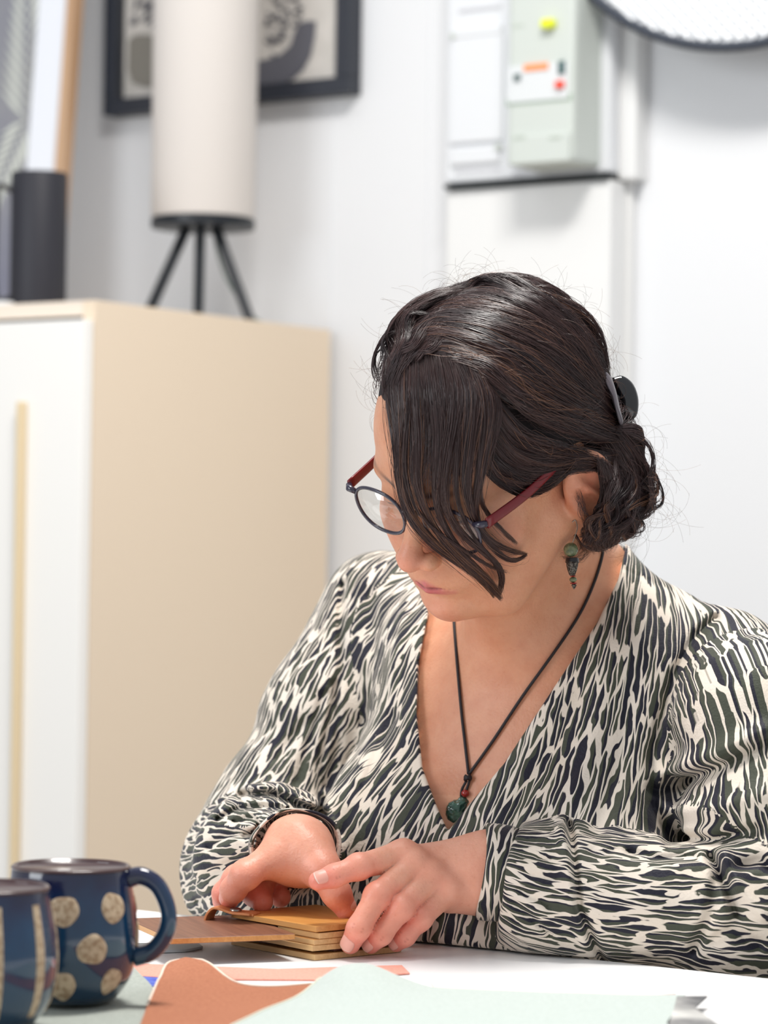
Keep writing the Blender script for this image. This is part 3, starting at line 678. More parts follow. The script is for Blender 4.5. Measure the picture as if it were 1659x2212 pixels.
def head_sdf(P):
    q = toH(P); s = q.copy(); s[:, 0] = np.abs(s[:, 0])
    d = ell(q, (0, -.006, .034), (.0745, .095, .086))
    d = smin(d, ell(q, (0, .034, .032), (.060, .058, .056)), .02)
    d = smin(d, ell(q, (0, .040, -.034), (.057, .051, .070)), .02)
    d = smin(d, rc(s, (.050, .002, -.048), (.030, .050, -.088), .021, .0165), .022)      # jaw
    d = smin(d, rc(s, (.030, .050, -.088), (.0, .073, -.092), .0165, .0160), .02)
    d = smin(d, ell(q, (0, .0765, -.0895), (.020, .015, .0140)), .014)                     # chin
    d = smin(d, ell(q, (0, .030, -.070), (.042, .045, .022)), .02)                         # under the jaw
    d = smin(d, ell(s, (.040, .060, -.030), (.022, .021, .020)), .020)                     # cheekbone
    d = smin(d, ell(s, (.026, .067, -.052), (.020, .017, .022)), .018)                     # cheek
    d = smin(d, rc(s, (.044, .074, .014), (.010, .0895, .013), .0065, .007), .014)         # brow
    d = smax(d, -sph(s, (.031, .105, -.001), .0165), .014)                                 # socket
    d = smin(d, sph(s, (.0305, .0765, -.002), .0135), .004)                                # lidded eye
    d = smax(d, -rc(s, (.021, .0895, -.0075), (.040, .0855, -.0065), .0010, .0010), .0025) # lid line
    d = smin(d, rc(q, (0, .088, .004), (0, .1085, -.033), .0062, .0080), .011)             # nose
    d = smin(d, sph(q, (0, .1105, -.0365), .0092), .006)
    d = smin(d, ell(s, (.0120, .1015, -.0400), (.0068, .0090, .0066)), .005)
    d = smax(d, -ell(s, (.0062, .1055, -.0475), (.0034, .005, .0035)), .003)
    d = smin(d, ell(q, (0, .0835, -.0605), (.0265, .0140, .0170)), .012)                   # mouth mound
    d = smax(d, -rc(q, (0, .1005, -.050), (0, .1015, -.058), .0022, .0022), .005)          # philtrum
    d = smin(d, rc(s, (.0005, .0950, -.0638), (.0210, .0862, -.0668), .0038, .0015), .006) # upper lip
    d = smin(d, rc(s, (.0, .0945, -.0718), (.0190, .0862, -.0690), .0048, .0017), .006)    # lower lip
    d = smax(d, -rc(s, (.0, .1008, -.0678), (.0225, .0890, -.0672), .0008, .0006), .0020)  # mouth line
    d = smax(d, -ell(s, (.0, .0985, -.0815), (.013, .006, .0045)), .009)                   # under lip
    # ear
    Re = rotz(-.42)@rotx(.22)
    e = (s-A(.0770, -.010, -.0260))@Re.T/1.17
    ear = ell(e, (0, -.004, .002), (.0075, .0185, .0300))
    ear = smin(ear, ell(e, (.0030, .007, -.0285), (.0060, .0085, .0105)), .005)
    ear = smax(ear, -ell(e, (.0085, -.004, .0050), (.0070, .0125, .0215)), .004)
    ear = smin(ear, rc(e, (.0035, .004, .012), (.0030, -.010, -.012), .0030, .0028), .005)
    ear = smin(ear, rc(e, (.0030, .010, -.004), (.0025, .008, -.012), .0038, .0038), .004)
    ear = smax(ear, -ell(e, (.0085, .001, -.006), (.0070, .0060, .0090)), .003)
    d = smin(d, ear*1.17, .006)
    return d
def W3(v): return (v.x, v.y, v.z)
skull = hw(0, -.035, -.040); nbase = tw(0, -.015, .015)
def torso_core(q, o=0.0):
    q = q.copy(); q[:, 2] -= .17*np.clip(-q[:, 0], 0, .2)          # her right shoulder is raised
    s = q.copy(); s[:, 0] = np.abs(s[:, 0])
    d = ell(q, (0, 0, -.165), (.158+o, .108+o, .185+o))
    d = smin(d, rc(s, (0, -.012, -.050), (.150, -.016, -.052), .060+o, .048+o), .05)
    d = smin(d, ell(s, (.072, .088, -.205), (.074+o, .058+o, .070+o)), .05)
    d = smin(d, ell(q, (0, .020, -.36), (.155+o, .125+o, .15+o)), .06)
    d = smin(d, ell(q, (0, -.005, -.49), (.175+o, .13+o, .11+o)), .06)
    return d
SH_L = tw(.168, -.014, -.058); SH_R = tw(-.172, -.010, -.032)
EL_L = unp(1712, 1935, 2.115); WR_L = unp(1062, 1882, 2.15)
EL_R = unp(540, 1858, 2.36); WR_R = unp(640, 1838, 2.170)
def limb_sdf(P):
    d = rc(P, W3(SH_L), W3(EL_L), .038, .032)
    d = smin(d, rc(P, W3(EL_L), W3(WR_L), .030, .0245), .01)
    e = rc(P, W3(SH_R), W3(EL_R), .036, .030)
    e = smin(e, rc(P, W3(EL_R), W3(WR_R), .030, .0235), .01)
    return np.minimum(d, e)
def neck_sdf(P):
    d = rc(P, W3(skull), W3(nbase), .050, .056)
    d = smin(d, rc(P, W3(hw(0, .02, -.075)), W3(tw(0, .045, -.03)), .034, .036), .04)        # throat
    q = toT(P); s = q.copy(); s[:, 0] = np.abs(s[:, 0])
    s[:, 2] -= .17*np.clip(-q[:, 0], 0, .2)
    d = smin(d, rc(s, (.02, -.02, .015), (.140, -.018, -.032), .042, .030), .03)             # trapezius
    return d
def fing(P, pts, rs, k=.004):
    d = None
    for i in range(len(pts)-1):
        e = rc(P, W3(pts[i]), W3(pts[i+1]), rs[i], rs[i+1]); d = e if d is None else smin(d, e, k)
    for i in range(1, len(pts)-2):                                                           # knuckle swell
        d = smin(d, sph(P, W3(pts[i]), rs[i]*1.04), k)
    return d
U = unp
LI = [U(868, 1848, 2.135), U(775, 1872, 2.105), U(722, 1892, 2.098), U(687, 1903, 2.094)]
LM = [U(892, 1872, 2.130), U(815, 1935, 2.098), U(775, 2005, 2.088), U(757, 2039, 2.094)]
LR = [U(930, 1895, 2.128), U(866, 1962, 2.100), U(823, 2018, 2.096), U(801, 2040, 2.104)]
LP = [U(965, 1925, 2.128), U(908, 1985, 2.108), U(876, 2022, 2.106), U(856, 2038, 2.112)]
LT = [U(1010, 1885, 2.172), U(950, 1925, 2.185), U(905, 1965, 2.178), U(880, 1995, 2.170)]
lf = [(LI, (.0110, .0090, .0083, .0070)), (LM, (.0108, .0092, .0086, .0074)), (LR, (.0104, .0087, .0081, .0069)), (LP, (.0098, .0079, .0073, .0063)), (LT, (.015, .0125, .011, .009))]
RI = [U(592, 1850, 2.155), U(530, 1890, 2.142), U(504, 1922, 2.152), U(496, 1940, 2.164)]
RM = [U(602, 1850, 2.175), U(512, 1898, 2.176), U(484, 1930, 2.180), U(480, 1946, 2.186)]
RR = [U(622, 1850, 2.200), U(572, 1895, 2.215), U(553, 1925, 2.190), U(566, 1948, 2.178)]
RP = [U(640, 1850, 2.222), U(612, 1893, 2.232), U(596, 1918, 2.212), U(606, 1938, 2.200)]
RTh = [U(672, 1846, 2.155), U(698, 1882, 2.142), U(727, 1930, 2.138), U(747, 1963, 2.140)]
rf = [(RI, (.0118, .0105, .0096, .0080)), (RM, (.012, .0098, .0088, .0076)), (RR, (.012, .0118, .0118, .0085)), (RP, (.011, .0105, .0100, .0080)), (RTh, (.0155, .0122, .0108, .0085))]
def hand_l(P):
    w = WR_L; d = rc(P, W3(U(1120, 1885, 2.14)), W3(w), .0270, .0255)
    d = smin(d, rc(P, W3(U(1062, 1866, 2.152)), W3(U(880, 1866, 2.142)), .0225, .0130), .02)
    d = smin(d, rc(P, W3(U(1058, 1885, 2.148)), W3(U(905, 1885, 2.140)), .0230, .0135), .012)
    d = smin(d, rc(P, W3(U(1052, 1900, 2.146)), W3(U(940, 1908, 2.138)), .0230, .0130), .012)
    d = smin(d, rc(P, W3(U(1046, 1912, 2.145)), W3(U(972, 1934, 2.138)), .0215, .0125), .012)
    d = smin(d, rc(P, W3(U(1040, 1900, 2.165)), W3(U(960, 1915, 2.172)), .020, .017), .016)   # thumb base
    k = None
    for pts, rs in lf:
        e = fing(P, pts, rs); k = e if k is None else np.minimum(k, e)
    for p, r in ((LI[0], .0105), (LM[0], .0110), (LR[0], .0105), (LP[0], .0095)):
        d = smin(d, sph(P, W3(p+Vector((.002, -.0055, .0035))), r*.8), .008)
    return smin(d, k, .009)
def hand_r(P):
    w = WR_R; d = rc(P, W3(U(628, 1834, 2.215)), W3(w), .0225, .0225)
    d = smin(d, rc(P, W3(U(632, 1840, 2.168)), W3(U(604, 1860, 2.158)), .0225, .0135), .014)
    d = smin(d, rc(P, W3(U(642, 1840, 2.175)), W3(U(622, 1856, 2.185)), .0215, .0140), .012)
    d = smin(d, rc(P, W3(U(648, 1840, 2.182)), W3(U(642, 1854, 2.212)), .0205, .0150), .014)
    d = smin(d, rc(P, W3(U(650, 1842, 2.168)), W3(U(692, 1876, 2.150)), .0205, .0135), .016)
    d = smin(d, rc(P, W3(U(640, 1838, 2.175)), W3(U(660, 1862, 2.175)), .0150, .0110), .012)
    k = None
    for pts, rs in rf:
        e = fing(P, pts, rs); k = e if k is None else np.minimum(k, e)
    return smin(d, k, .009)
HIPL = tw(.09, .02, -.50); HIPR = tw(-.09, .02, -.50)
KNL = tw(.11, .42, -.49); KNR = tw(-.11, .42, -.49); ANL = tw(.11, .40, -.93); ANR = tw(-.11, .40, -.93)
def legs_sdf(P, o=0):
    d = None
    for h_, k_, a_ in ((HIPL, KNL, ANL), (HIPR, KNR, ANR)):
        e = smin(rc(P, W3(h_), W3(k_), .078+o, .056+o), rc(P, W3(k_), W3(a_), .056+o, .038+o), .02)
        d = e if d is None else np.minimum(d, e)
    return d
def foot_sdf(P):
    d = None
    for a_ in (ANL, ANR):
        e = rc(P, W3(a_+Vector((0, 0, -.02))), W3(a_+tF*.14+Vector((0, 0, -.035))), .036, .028); d = e if d is None else np.minimum(d, e)
    return d
def torso_body(P):                     # the torso stays a little slimmer wherever the blouse covers it
    q = toT(P); d = torso_core(q); px, py, dep = pxpy(P)
    return d+.008*np.clip((poly2(px, py, VN)-10)/35, 0, 1)*np.clip((-q[:, 2]-.035)/.03, 0, 1)
def body_sdf(P):
    d = smin(head_sdf(P), neck_sdf(P), .018)
    d = smin(d, torso_body(P), .03)
    d = np.minimum(d, limb_sdf(P))
    return np.minimum(np.minimum(d, hand_l(P)), hand_r(P))
def upper_sdf(P):
    return smin(smin(head_sdf(P), neck_sdf(P), .018), torso_body(P), .03)
def full_sdf(P): return np.minimum(np.minimum(body_sdf(P), legs_sdf(P)), foot_sdf(P))
def bbox(pts, m):
    a = np.array([list(p) for p in pts]); return a.min(0)-m, a.max(0)+m
def merge(parts):
    vs = []; fs = []; k = 0
    for v, f in parts: vs.append(v); fs.append(f+k); k += len(v)
    return np.concatenate(vs), np.concatenate(fs)
woman = empty('person', (NB.x, NB.y, 0), 'dark-haired woman in a black and cream patterned blouse looking down at her hands', 'person')
HRES = 0.0013; NRES = 0.0011
lo1, hi1 = bbox([hw(a, b, c) for a in (-.09, .09) for b in (-.11, .12) for c in (-.1, .125)], .012)
lo1[2] = tw(0, 0, -.30).z; hi1[0] = max(hi1[0], tw(.13, 0, 0).x); lo1[0] = min(lo1[0], tw(-.09, .1, 0).x); lo1[1] = min(lo1[1], tw(.0, .16, 0).y)
va, fa = polygonize(upper_sdf, lo1, hi1, HRES)
lo2, hi2 = bbox([p for pts, _ in lf for p in pts]+[WR_L, U(1115, 1885, 2.14)], .042)
vb, fb = polygonize(hand_l, lo2, hi2, NRES)
lo3, hi3 = bbox([p for pts, _ in rf for p in pts]+[WR_R, U(628, 1822, 2.215)], .042)
vc, fc = polygonize(hand_r, lo3, hi3, NRES)
lo4, hi4 = bbox([SH_L, SH_R, EL_L, EL_R, ANL, ANR, HIPL, HIPR, HO], .17); lo4[2] = .002
vd, fd = polygonize(full_sdf, lo4, hi4, .007)
cen = vd[fd].mean(1); drop = np.zeros(len(fd), bool)
for lo_, hi_ in ((lo1, hi1), (lo2, hi2), (lo3, hi3)): drop |= ((cen > lo_+.012) & (cen < hi_-.012)).all(1)
fd = fd[~drop]
def keep(v, f, lo_, hi_, m=.002):
    c = v[f].mean(1); return f[((c > lo_+m) & (c < hi_-m)).all(1)]
V_, F_ = merge([(va, fa), (vb, fb), (vc, fc), (vd, fd)])
used = np.unique(F_); rem = np.full(len(V_), -1); rem[used] = np.arange(len(used)); V_ = V_[used]; F_ = rem[F_]
# ---- skin tint by place: lips, brows, knuckles, fingertips, cheeks
def lin(c): return np.array(srgb(*c), f32)
base = lin((216, 157, 124)); tint = np.tile(base, (len(V_), 1)).astype(f32)
def blend(w, c):
    global tint
    w = np.clip(w, 0, 1)[:, None]; tint = tint*(1-w)+lin(c)*w
qh = toH(V_); sh = qh.copy(); sh[:, 0] = np.abs(sh[:, 0])
def sph_w(Pp, c, r0, r1): return (r1-np.linalg.norm(Pp-np.asarray(c, f32), axis=1))/(r1-r0)
blend(.45*sph_w(sh, (.042, .07, -.03), .005, .035), (226, 150, 128))
blend(.5*sph_w(qh, (0, .113, -.036), .004, .02), (228, 148, 132))
blend(.5*sph_w(qh, (0, .085, -.098), .004, .022), (228, 152, 134))
blend(.6*sph_w(sh, (.082, -.012, -.018), .008, .035), (214, 128, 104))
def capw(Pp, a, b, r0, r1): return (r1-rc(Pp, a, b, 0, 0))/(r1-r0)
front = (qh[:, 1] > .078)
lipw = np.maximum(capw(sh, (.0, .097, -.0645), (.0205, .0872, -.0675), .0032, .0050), capw(sh, (.0, .097, -.0708), (.0185, .0872, -.0688), .0040, .0060))*front
blend(.9*lipw, (196, 108, 108))
blend(.85*capw(sh, (.0, .1005, -.0678), (.019, .0890, -.0680), .0004, .0016)*front, (130, 62, 62))
blend(.8*capw(sh, (.046, .078, .0195), (.016, .094, .0150), .0022, .0045)*front, (84, 56, 46))
blend(.8*capw(sh, (.021, .0895, -.0078), (.040, .0855, -.0068), .0006, .0018)*(sh[:, 1] > .07), (74, 48, 42))
tips = [(p, r) for hnd in (lf, rf) for pts, rs in hnd for p, r in ((pts[3], 1.0), (pts[2], .55), (pts[1], .6))]
far = V_[:, 2] < .95
blend(.8*far*(toT(V_)[:, 2] < -.12)*1.0*(np.minimum(hand_l(V_), hand_r(V_)) < .004), (234, 172, 148))
for p, st in tips: blend(.62*st*sph_w(V_, W3(p), .006, .020)*far, (230, 126, 114))
for hnd in (lf, rf):
    for pts, rs in hnd: blend(.35*sph_w(V_, W3(pts[0]), .006, .022)*far, (228, 148, 126))
for hnd in (lf,):                                   # crease shade over the knuckles, put into the tint as darker lines
    for pts, rs in hnd[:4]:
        for j, kk in ((1, 3), (2, 2)):
            ax_ = (pts[j+1]-pts[j-1]).normalized(); sd_ = ax_.cross(Vector((0, -1, .3))).normalized(); up_ = sd_.cross(ax_)
            if up_.y > 0: up_ = -up_
            for m_ in range(kk):
                c_ = pts[j]+up_*rs[j]*.95+ax_*(m_-(kk-1)/2)*.0021
                blend(.7*capw(V_, W3(c_-sd_*.0036), W3(c_+sd_*.0036), .0003, .0011), (176, 92, 76))
chest = (toT(V_)[:, 2] < .0) & (V_[:, 2] > .86)
blend(.55*chest*np.clip(-toT(V_)[:, 2]/.12, 0, 1), (204, 140, 108))
def skin_mat():
    m = bpy.data.materials.new('skin'); m.use_nodes = True; nt = m.node_tree; b = nt.nodes['Principled BSDF']
    at = nn(nt, 'ShaderNodeAttribute', attribute_name='tint'); tc = nn(nt, 'ShaderNodeTexCoord')
    n1 = nn(nt, 'ShaderNodeTexNoise', i_Scale=55.0, i_Detail=5.0, i_Roughness=.6); n2 = nn(nt, 'ShaderNodeTexNoise', i_Scale=420.0, i_Detail=2.0)
    for n_ in (n1, n2): nt.links.new(tc.outputs['Object'], n_.inputs['Vector'])
    cr = nn(nt, 'ShaderNodeValToRGB'); e = cr.color_ramp.elements; e[0].position = .35; e[0].color = (.90, .80, .76, 1); e[1].position = .62; e[1].color = (1, 1, 1, 1)
    nt.links.new(n1.outputs[0], cr.inputs[0])
    mx = nn(nt, 'ShaderNodeMix', data_type='RGBA', blend_type='MULTIPLY'); mx.inputs[0].default_value = .8
    nt.links.new(at.outputs['Color'], mx.inputs[6]); nt.links.new(cr.outputs[0], mx.inputs[7])
    fr_ = nn(nt, 'ShaderNodeTexVoronoi', i_Scale=190.0); nt.links.new(tc.outputs['Object'], fr_.inputs['Vector'])     # freckles
    c2 = nn(nt, 'ShaderNodeValToRGB'); e = c2.color_ramp.elements; e[0].position = .10; e[0].color = (.72, .52, .42, 1); e[1].position = .2; e[1].color = (1, 1, 1, 1)
    nt.links.new(fr_.outputs['Distance'], c2.inputs[0])
    m2 = nn(nt, 'ShaderNodeMix', data_type='RGBA', blend_type='MULTIPLY'); m2.inputs[0].default_value = .16
    nt.links.new(mx.outputs[2], m2.inputs[6]); nt.links.new(c2.outputs[0], m2.inputs[7]); nt.links.new(m2.outputs[2], b.inputs['Base Color'])
    bp = nn(nt, 'ShaderNodeBump', i_Strength=.4, i_Distance=.0007)
    vw = nn(nt, 'ShaderNodeTexVoronoi', feature='DISTANCE_TO_EDGE', i_Scale=330.0); nt.links.new(tc.outputs['Object'], vw.inputs['Vector'])
    cw = nn(nt, 'ShaderNodeMath', operation='MULTIPLY_ADD'); cw.inputs[1].default_value = .5; nt.links.new(vw.outputs['Distance'], cw.inputs[0]); nt.links.new(n2.outputs[0], cw.inputs[2]); nt.links.new(cw.outputs[0], bp.inputs['Height']); nt.links.new(bp.outputs[0], b.inputs['Normal'])
    b.inputs['Roughness'].default_value = .46; b.inputs['Subsurface Weight'].default_value = .22
    b.inputs['Subsurface Radius'].default_value = (1, .32, .16); b.inputs['Subsurface Scale'].default_value = .005
    return m
M['skin'] = skin_mat()
body = mesh('body', V_, F_, M['skin'], woman, True)
ca = body.data.color_attributes.new('tint', 'FLOAT_COLOR', 'POINT')
ca.data.foreach_set('color', np.concatenate([tint, np.ones((len(tint), 1), f32)], 1).ravel())
bodybvh = BVHTree.FromPolygons([tuple(v) for v in va.tolist()], fa.tolist())
# ------------------------------------------------------------------ blouse
PR = [U(826, 1322, 2.425), U(715, 1540, 2.41), U(600, 1752, 2.385), U(542, 1862, 2.36), U(585, 1850, 2.275), U(630, 1828, 2.205)]
PRr = [.052, .052, .050, .049, .053, .034]
PL = [SH_L, U(1640, 1560, 2.18), U(1680, 1780, 2.15), U(1712, 1938, 2.125), U(1560, 1952, 2.125), U(1400, 1948, 2.132), U(1250, 1926, 2.140), U(1170, 1912, 2.144), U(1112, 1892, 2.147)]
PLr = [.054, .062, .066, .060, .052, .044, .0425, .0430, .0355]
# grooves (+) and ridges (-) drawn by creases: points, half width in px, depth in m
CR = [([(1545, 1335), (1500, 1375), (1452, 1460), (1425, 1560), (1405, 1640), (1410, 1700)], 9, .0045),
      ([(1345, 1228), (1480, 1288), (1622, 1336)], 3.5, .0009),
      ([(1410, 1712), (1450, 1700), (1560, 1655), (1660, 1600)], 14, .0060), ([(1430, 1672), (1530, 1632), (1650, 1580)], 22, -.0050),
      ([(1412, 1740), (1450, 1812), (1540, 1818), (1640, 1790)], 15, .0060), ([(1440, 1750), (1540, 1745), (1640, 1715)], 24, -.0040),
      ([(1535, 1850), (1565, 1905), (1590, 1975)], 11, .0080), ([(1565, 1845), (1602, 1920), (1650, 1975)], 16, -.0060), ([(1500, 2050), (1535, 1970), (1548, 1900)], 13, .0055),
      ([(1500, 1850), (1420, 1856), (1360, 1840)], 9, .0030), ([(1640, 2040), (1580, 2010), (1540, 2030)], 14, .0045), ([(1590, 1870), (1640, 1860), (1670, 1880)], 12, .005),
      ([(1230, 1780), (1243, 1880), (1252, 1960), (1285, 2040), (1305, 2080)], 8, .0060), ([(1215, 1790), (1226, 1880), (1234, 1960), (1262, 2040)], 13, -.0030),
      ([(1120, 1815), (1200, 1822)], 5, .0022), ([(1122, 1850), (1190, 1858)], 5, .0022), ([(1124, 1885), (1200, 1900)], 5, .0022), ([(1120, 1920), (1190, 1960)], 6, .0030), ([(1110, 1950), (1190, 2020)], 6, .0030), ([(1280, 1836), (1300, 1850), (1330, 1835), (1370, 1842)], 7, .002),
      ([(742, 1262), (735, 1330), (738, 1440), (712, 1560), (690, 1650), (694, 1770)], 8, .0050), ([(720, 1480), (730, 1600), (705, 1700)], 10, .0040),
      ([(800, 1290), (812, 1420), (790, 1560)], 16, .0025), ([(868, 1330), (840, 1500), (770, 1680)], 16, -.0022), ([(850, 1550), (790, 1700), (740, 1800)], 13, .0022),
      ([(1250, 1500), (1180, 1640), (1110, 1760)], 20, .0020), ([(1370, 1480), (1340, 1640), (1290, 1790)], 20, .0025), ([(1310, 1480), (1270, 1640), (1210, 1770)], 18, -.0020),
      ([(520, 1716), (590, 1715), (650, 1740), (700, 1760)], 8, .0060), ([(545, 1700), (610, 1700), (680, 1735)], 9, -.0030), ([(470, 1770), (510, 1748), (570, 1742), (640, 1748)], 7, .0050), ([(505, 1775), (545, 1765), (560, 1790), (530, 1805)], 7, .0045),
      ([(450, 1830), (500, 1800), (560, 1800)], 8, .003), ([(430, 1900), (480, 1870), (540, 1850)], 8, .003), ([(425, 1945), (480, 1915), (530, 1880)], 7, .003), ([(600, 1640), (660, 1560)], 12, .003), ([(640, 1690), (670, 1600), (700, 1500)], 10, .0035)]
def creases(px, py):
    g = np.zeros(len(px), f32)
    for pts, w, dp in CR:
        xs = [p[0] for p in pts]; ys = [p[1] for p in pts]; m3 = 3*w
        m = (px > min(xs)-m3) & (px < max(xs)+m3) & (py > min(ys)-m3) & (py < max(ys)+m3)
        if m.any(): g[m] += dp*(1.45 if pts[0][0] > 1399 and w > 6 else 1.15)*np.exp(-(seg2(px[m], py[m], pts)/w)**2)
    return g
def chain(P, pts, rs, k=.03):
    d = None
    for i in range(len(pts)-1):
        e = rc(P, W3(pts[i]), W3(pts[i+1]), rs[i], rs[i+1]); d = e if d is None else smin(d, e, k)
    return d
Tn = np.array([list(te), list(tb), [0, 0, 1]], f32); T0n = np.array((T0.x, T0.y, 0), f32)
def table_cut(d, P):
    q = (P-T0n)@Tn.T
    return smax(d, -np.maximum(q[:, 2]-(TZ+.0015), q[:, 1]-.001), .004)
axL = (U(1112, 1892, 2.147)-WR_L).normalized(); axR = (U(606, 1836, 2.245)-WR_R).normalized()
CUL = U(1060, 1878, 2.150); CUR = U(636, 1826, 2.180)
def plane(P, o, n): return (P-np.array(o, f32))@np.array(n, f32)
def sleeve_parts(P):
    L = chain(P, PL, PLr, .02); R = chain(P, PR, PRr, .025)
    L = smin(L, rc(P, W3(U(1160, 1940, 2.14)), W3(U(1290, 1975, 2.135)), .034, .036), .02)
    L = smin(L, sph(P, W3(U(1620, 1985, 2.13)), .052), .03)
    R = smin(R, rc(P, W3(U(505, 1925, 2.335)), W3(U(560, 1900, 2.27)), .036, .036), .03)
    L = smax(L, -plane(P, CUL+axL*.0165, axL), .003)
    R = smax(R, -plane(P, CUR+axR*.008, axR), .003)
    L = smax(L, -rc(P, W3(WR_L-axL*.02), W3(WR_L+axL*.045), .0305, .0290), .003)
    R = smax(R, -rc(P, W3(WR_R-axR*.02), W3(WR_R+axR*.035), .0290, .0280), .003)
    return L, R
def torso_cloth(P):
    q = toT(P); d = torso_core(q, .008)
    s = q.copy(); s[:, 0] = np.abs(s[:, 0]); s[:, 2] -= .17*np.clip(-q[:, 0], 0, .2)
    d = smin(d, rc(s, (.045, -.02, -.003), (.145, -.018, -.030), .038, .034), .03)
    d = smin(d, ell(q, (0, .055, -.30), (.150, .105, .16)), .05)
    return np.minimum(d, smin(neck_sdf(P), torso_core(q), .03)-.0045)
ZCOL = U(1354, 1172, 2.31).z
def blouse_sdf(P):
    px, py, dep = pxpy(P); T = torso_cloth(P); L, R = sleeve_parts(P)
    d = np.minimum(T, 1e9); d = smin(smin(T, L, .012), R, .012)
    g = creases(px, py); d = d+g
    d = d+.0016*wob(P, 55, 1.0)+.0006*wob(P, 130, 4.0)
    s = poly2(px, py, VN)/FPX*dep
    back = (toT(P)[:, 1] < -.045)
    d = np.where(back, d, smax(d, -s, .0018))
    d = smax(d, P[:, 2]-(ZCOL+.10*(toT(P)[:, 1]+.03)), .002)
    d = np.maximum(d, (NB.z-.50)-P[:, 2])
    return table_cut(d, P)
lo5, hi5 = bbox(PL+PR+[tw(-.19, .14, -.50), tw(.19, -.14, .06)], .075); lo5[2] = NB.z-.51
vb_, fb_ = polygonize(blouse_sdf, lo5, hi5, .0020, 1.5)
def path_coords(P, pts):
    """nearest point on the sleeve's path: length along it and angle about it"""
    best = np.full(len(P), 1e9, f32); t_ = np.zeros(len(P), f32); th = np.zeros(len(P), f32); L = 0
    x = None
    for i in range(len(pts)-1):
        a, b = pts[i], pts[i+1]; ab = b-a; l = ab.length; t = ab/l
        if x is None: x = t.cross(Vector((0, 1, 0))).normalized()
        x = (x-t*x.dot(t)).normalized(); y = t.cross(x)
        q = P-np.array(a, f32); u_ = np.clip(q@np.array(t, f32)/l, 0, 1); r = q-u_[:, None]*np.array(ab, f32)
        dd = np.linalg.norm(r, axis=1); m = dd < best
        best = np.where(m, dd, best); un = q@np.array(t, f32); lo_c = -9 if i == 0 else 0; hi_c = 9 if i == len(pts)-2 else l
        t_ = np.where(m, L+np.clip(un, lo_c, hi_c), t_); th = np.where(m, np.arctan2(q@np.array(y, f32), q@np.array(x, f32)), th); L += l
    return t_, th
PLs = catmull(PL, 36); PRs = catmull(PR, 26)
def pattern_coords(P):
    L, R = sleeve_parts(P); T = torso_cloth(P); q = toT(P)
    px, py, dep = pxpy(P)
    th = np.arctan2(q[:, 0], q[:, 1]+.12); u = th*.20-.17*q[:, 2]; v = q[:, 2]+.2*q[:, 0]; w = np.zeros(len(P))
    arm = seg2(px, py, CR[0][0]); mR = (R < T) & (R < L); mL = (L < T) & (L <= R)
    tl, hl = path_coords(P, PLs); tr, hr = path_coords(P, PRs)
    part = np.where(mL, 1, np.where(mR, 2, 0))
    return part, [np.stack([u, v, w], 1), np.stack([hl*.050, tl+3, w], 1), np.stack([hr*.050, tr+6, w], 1)]
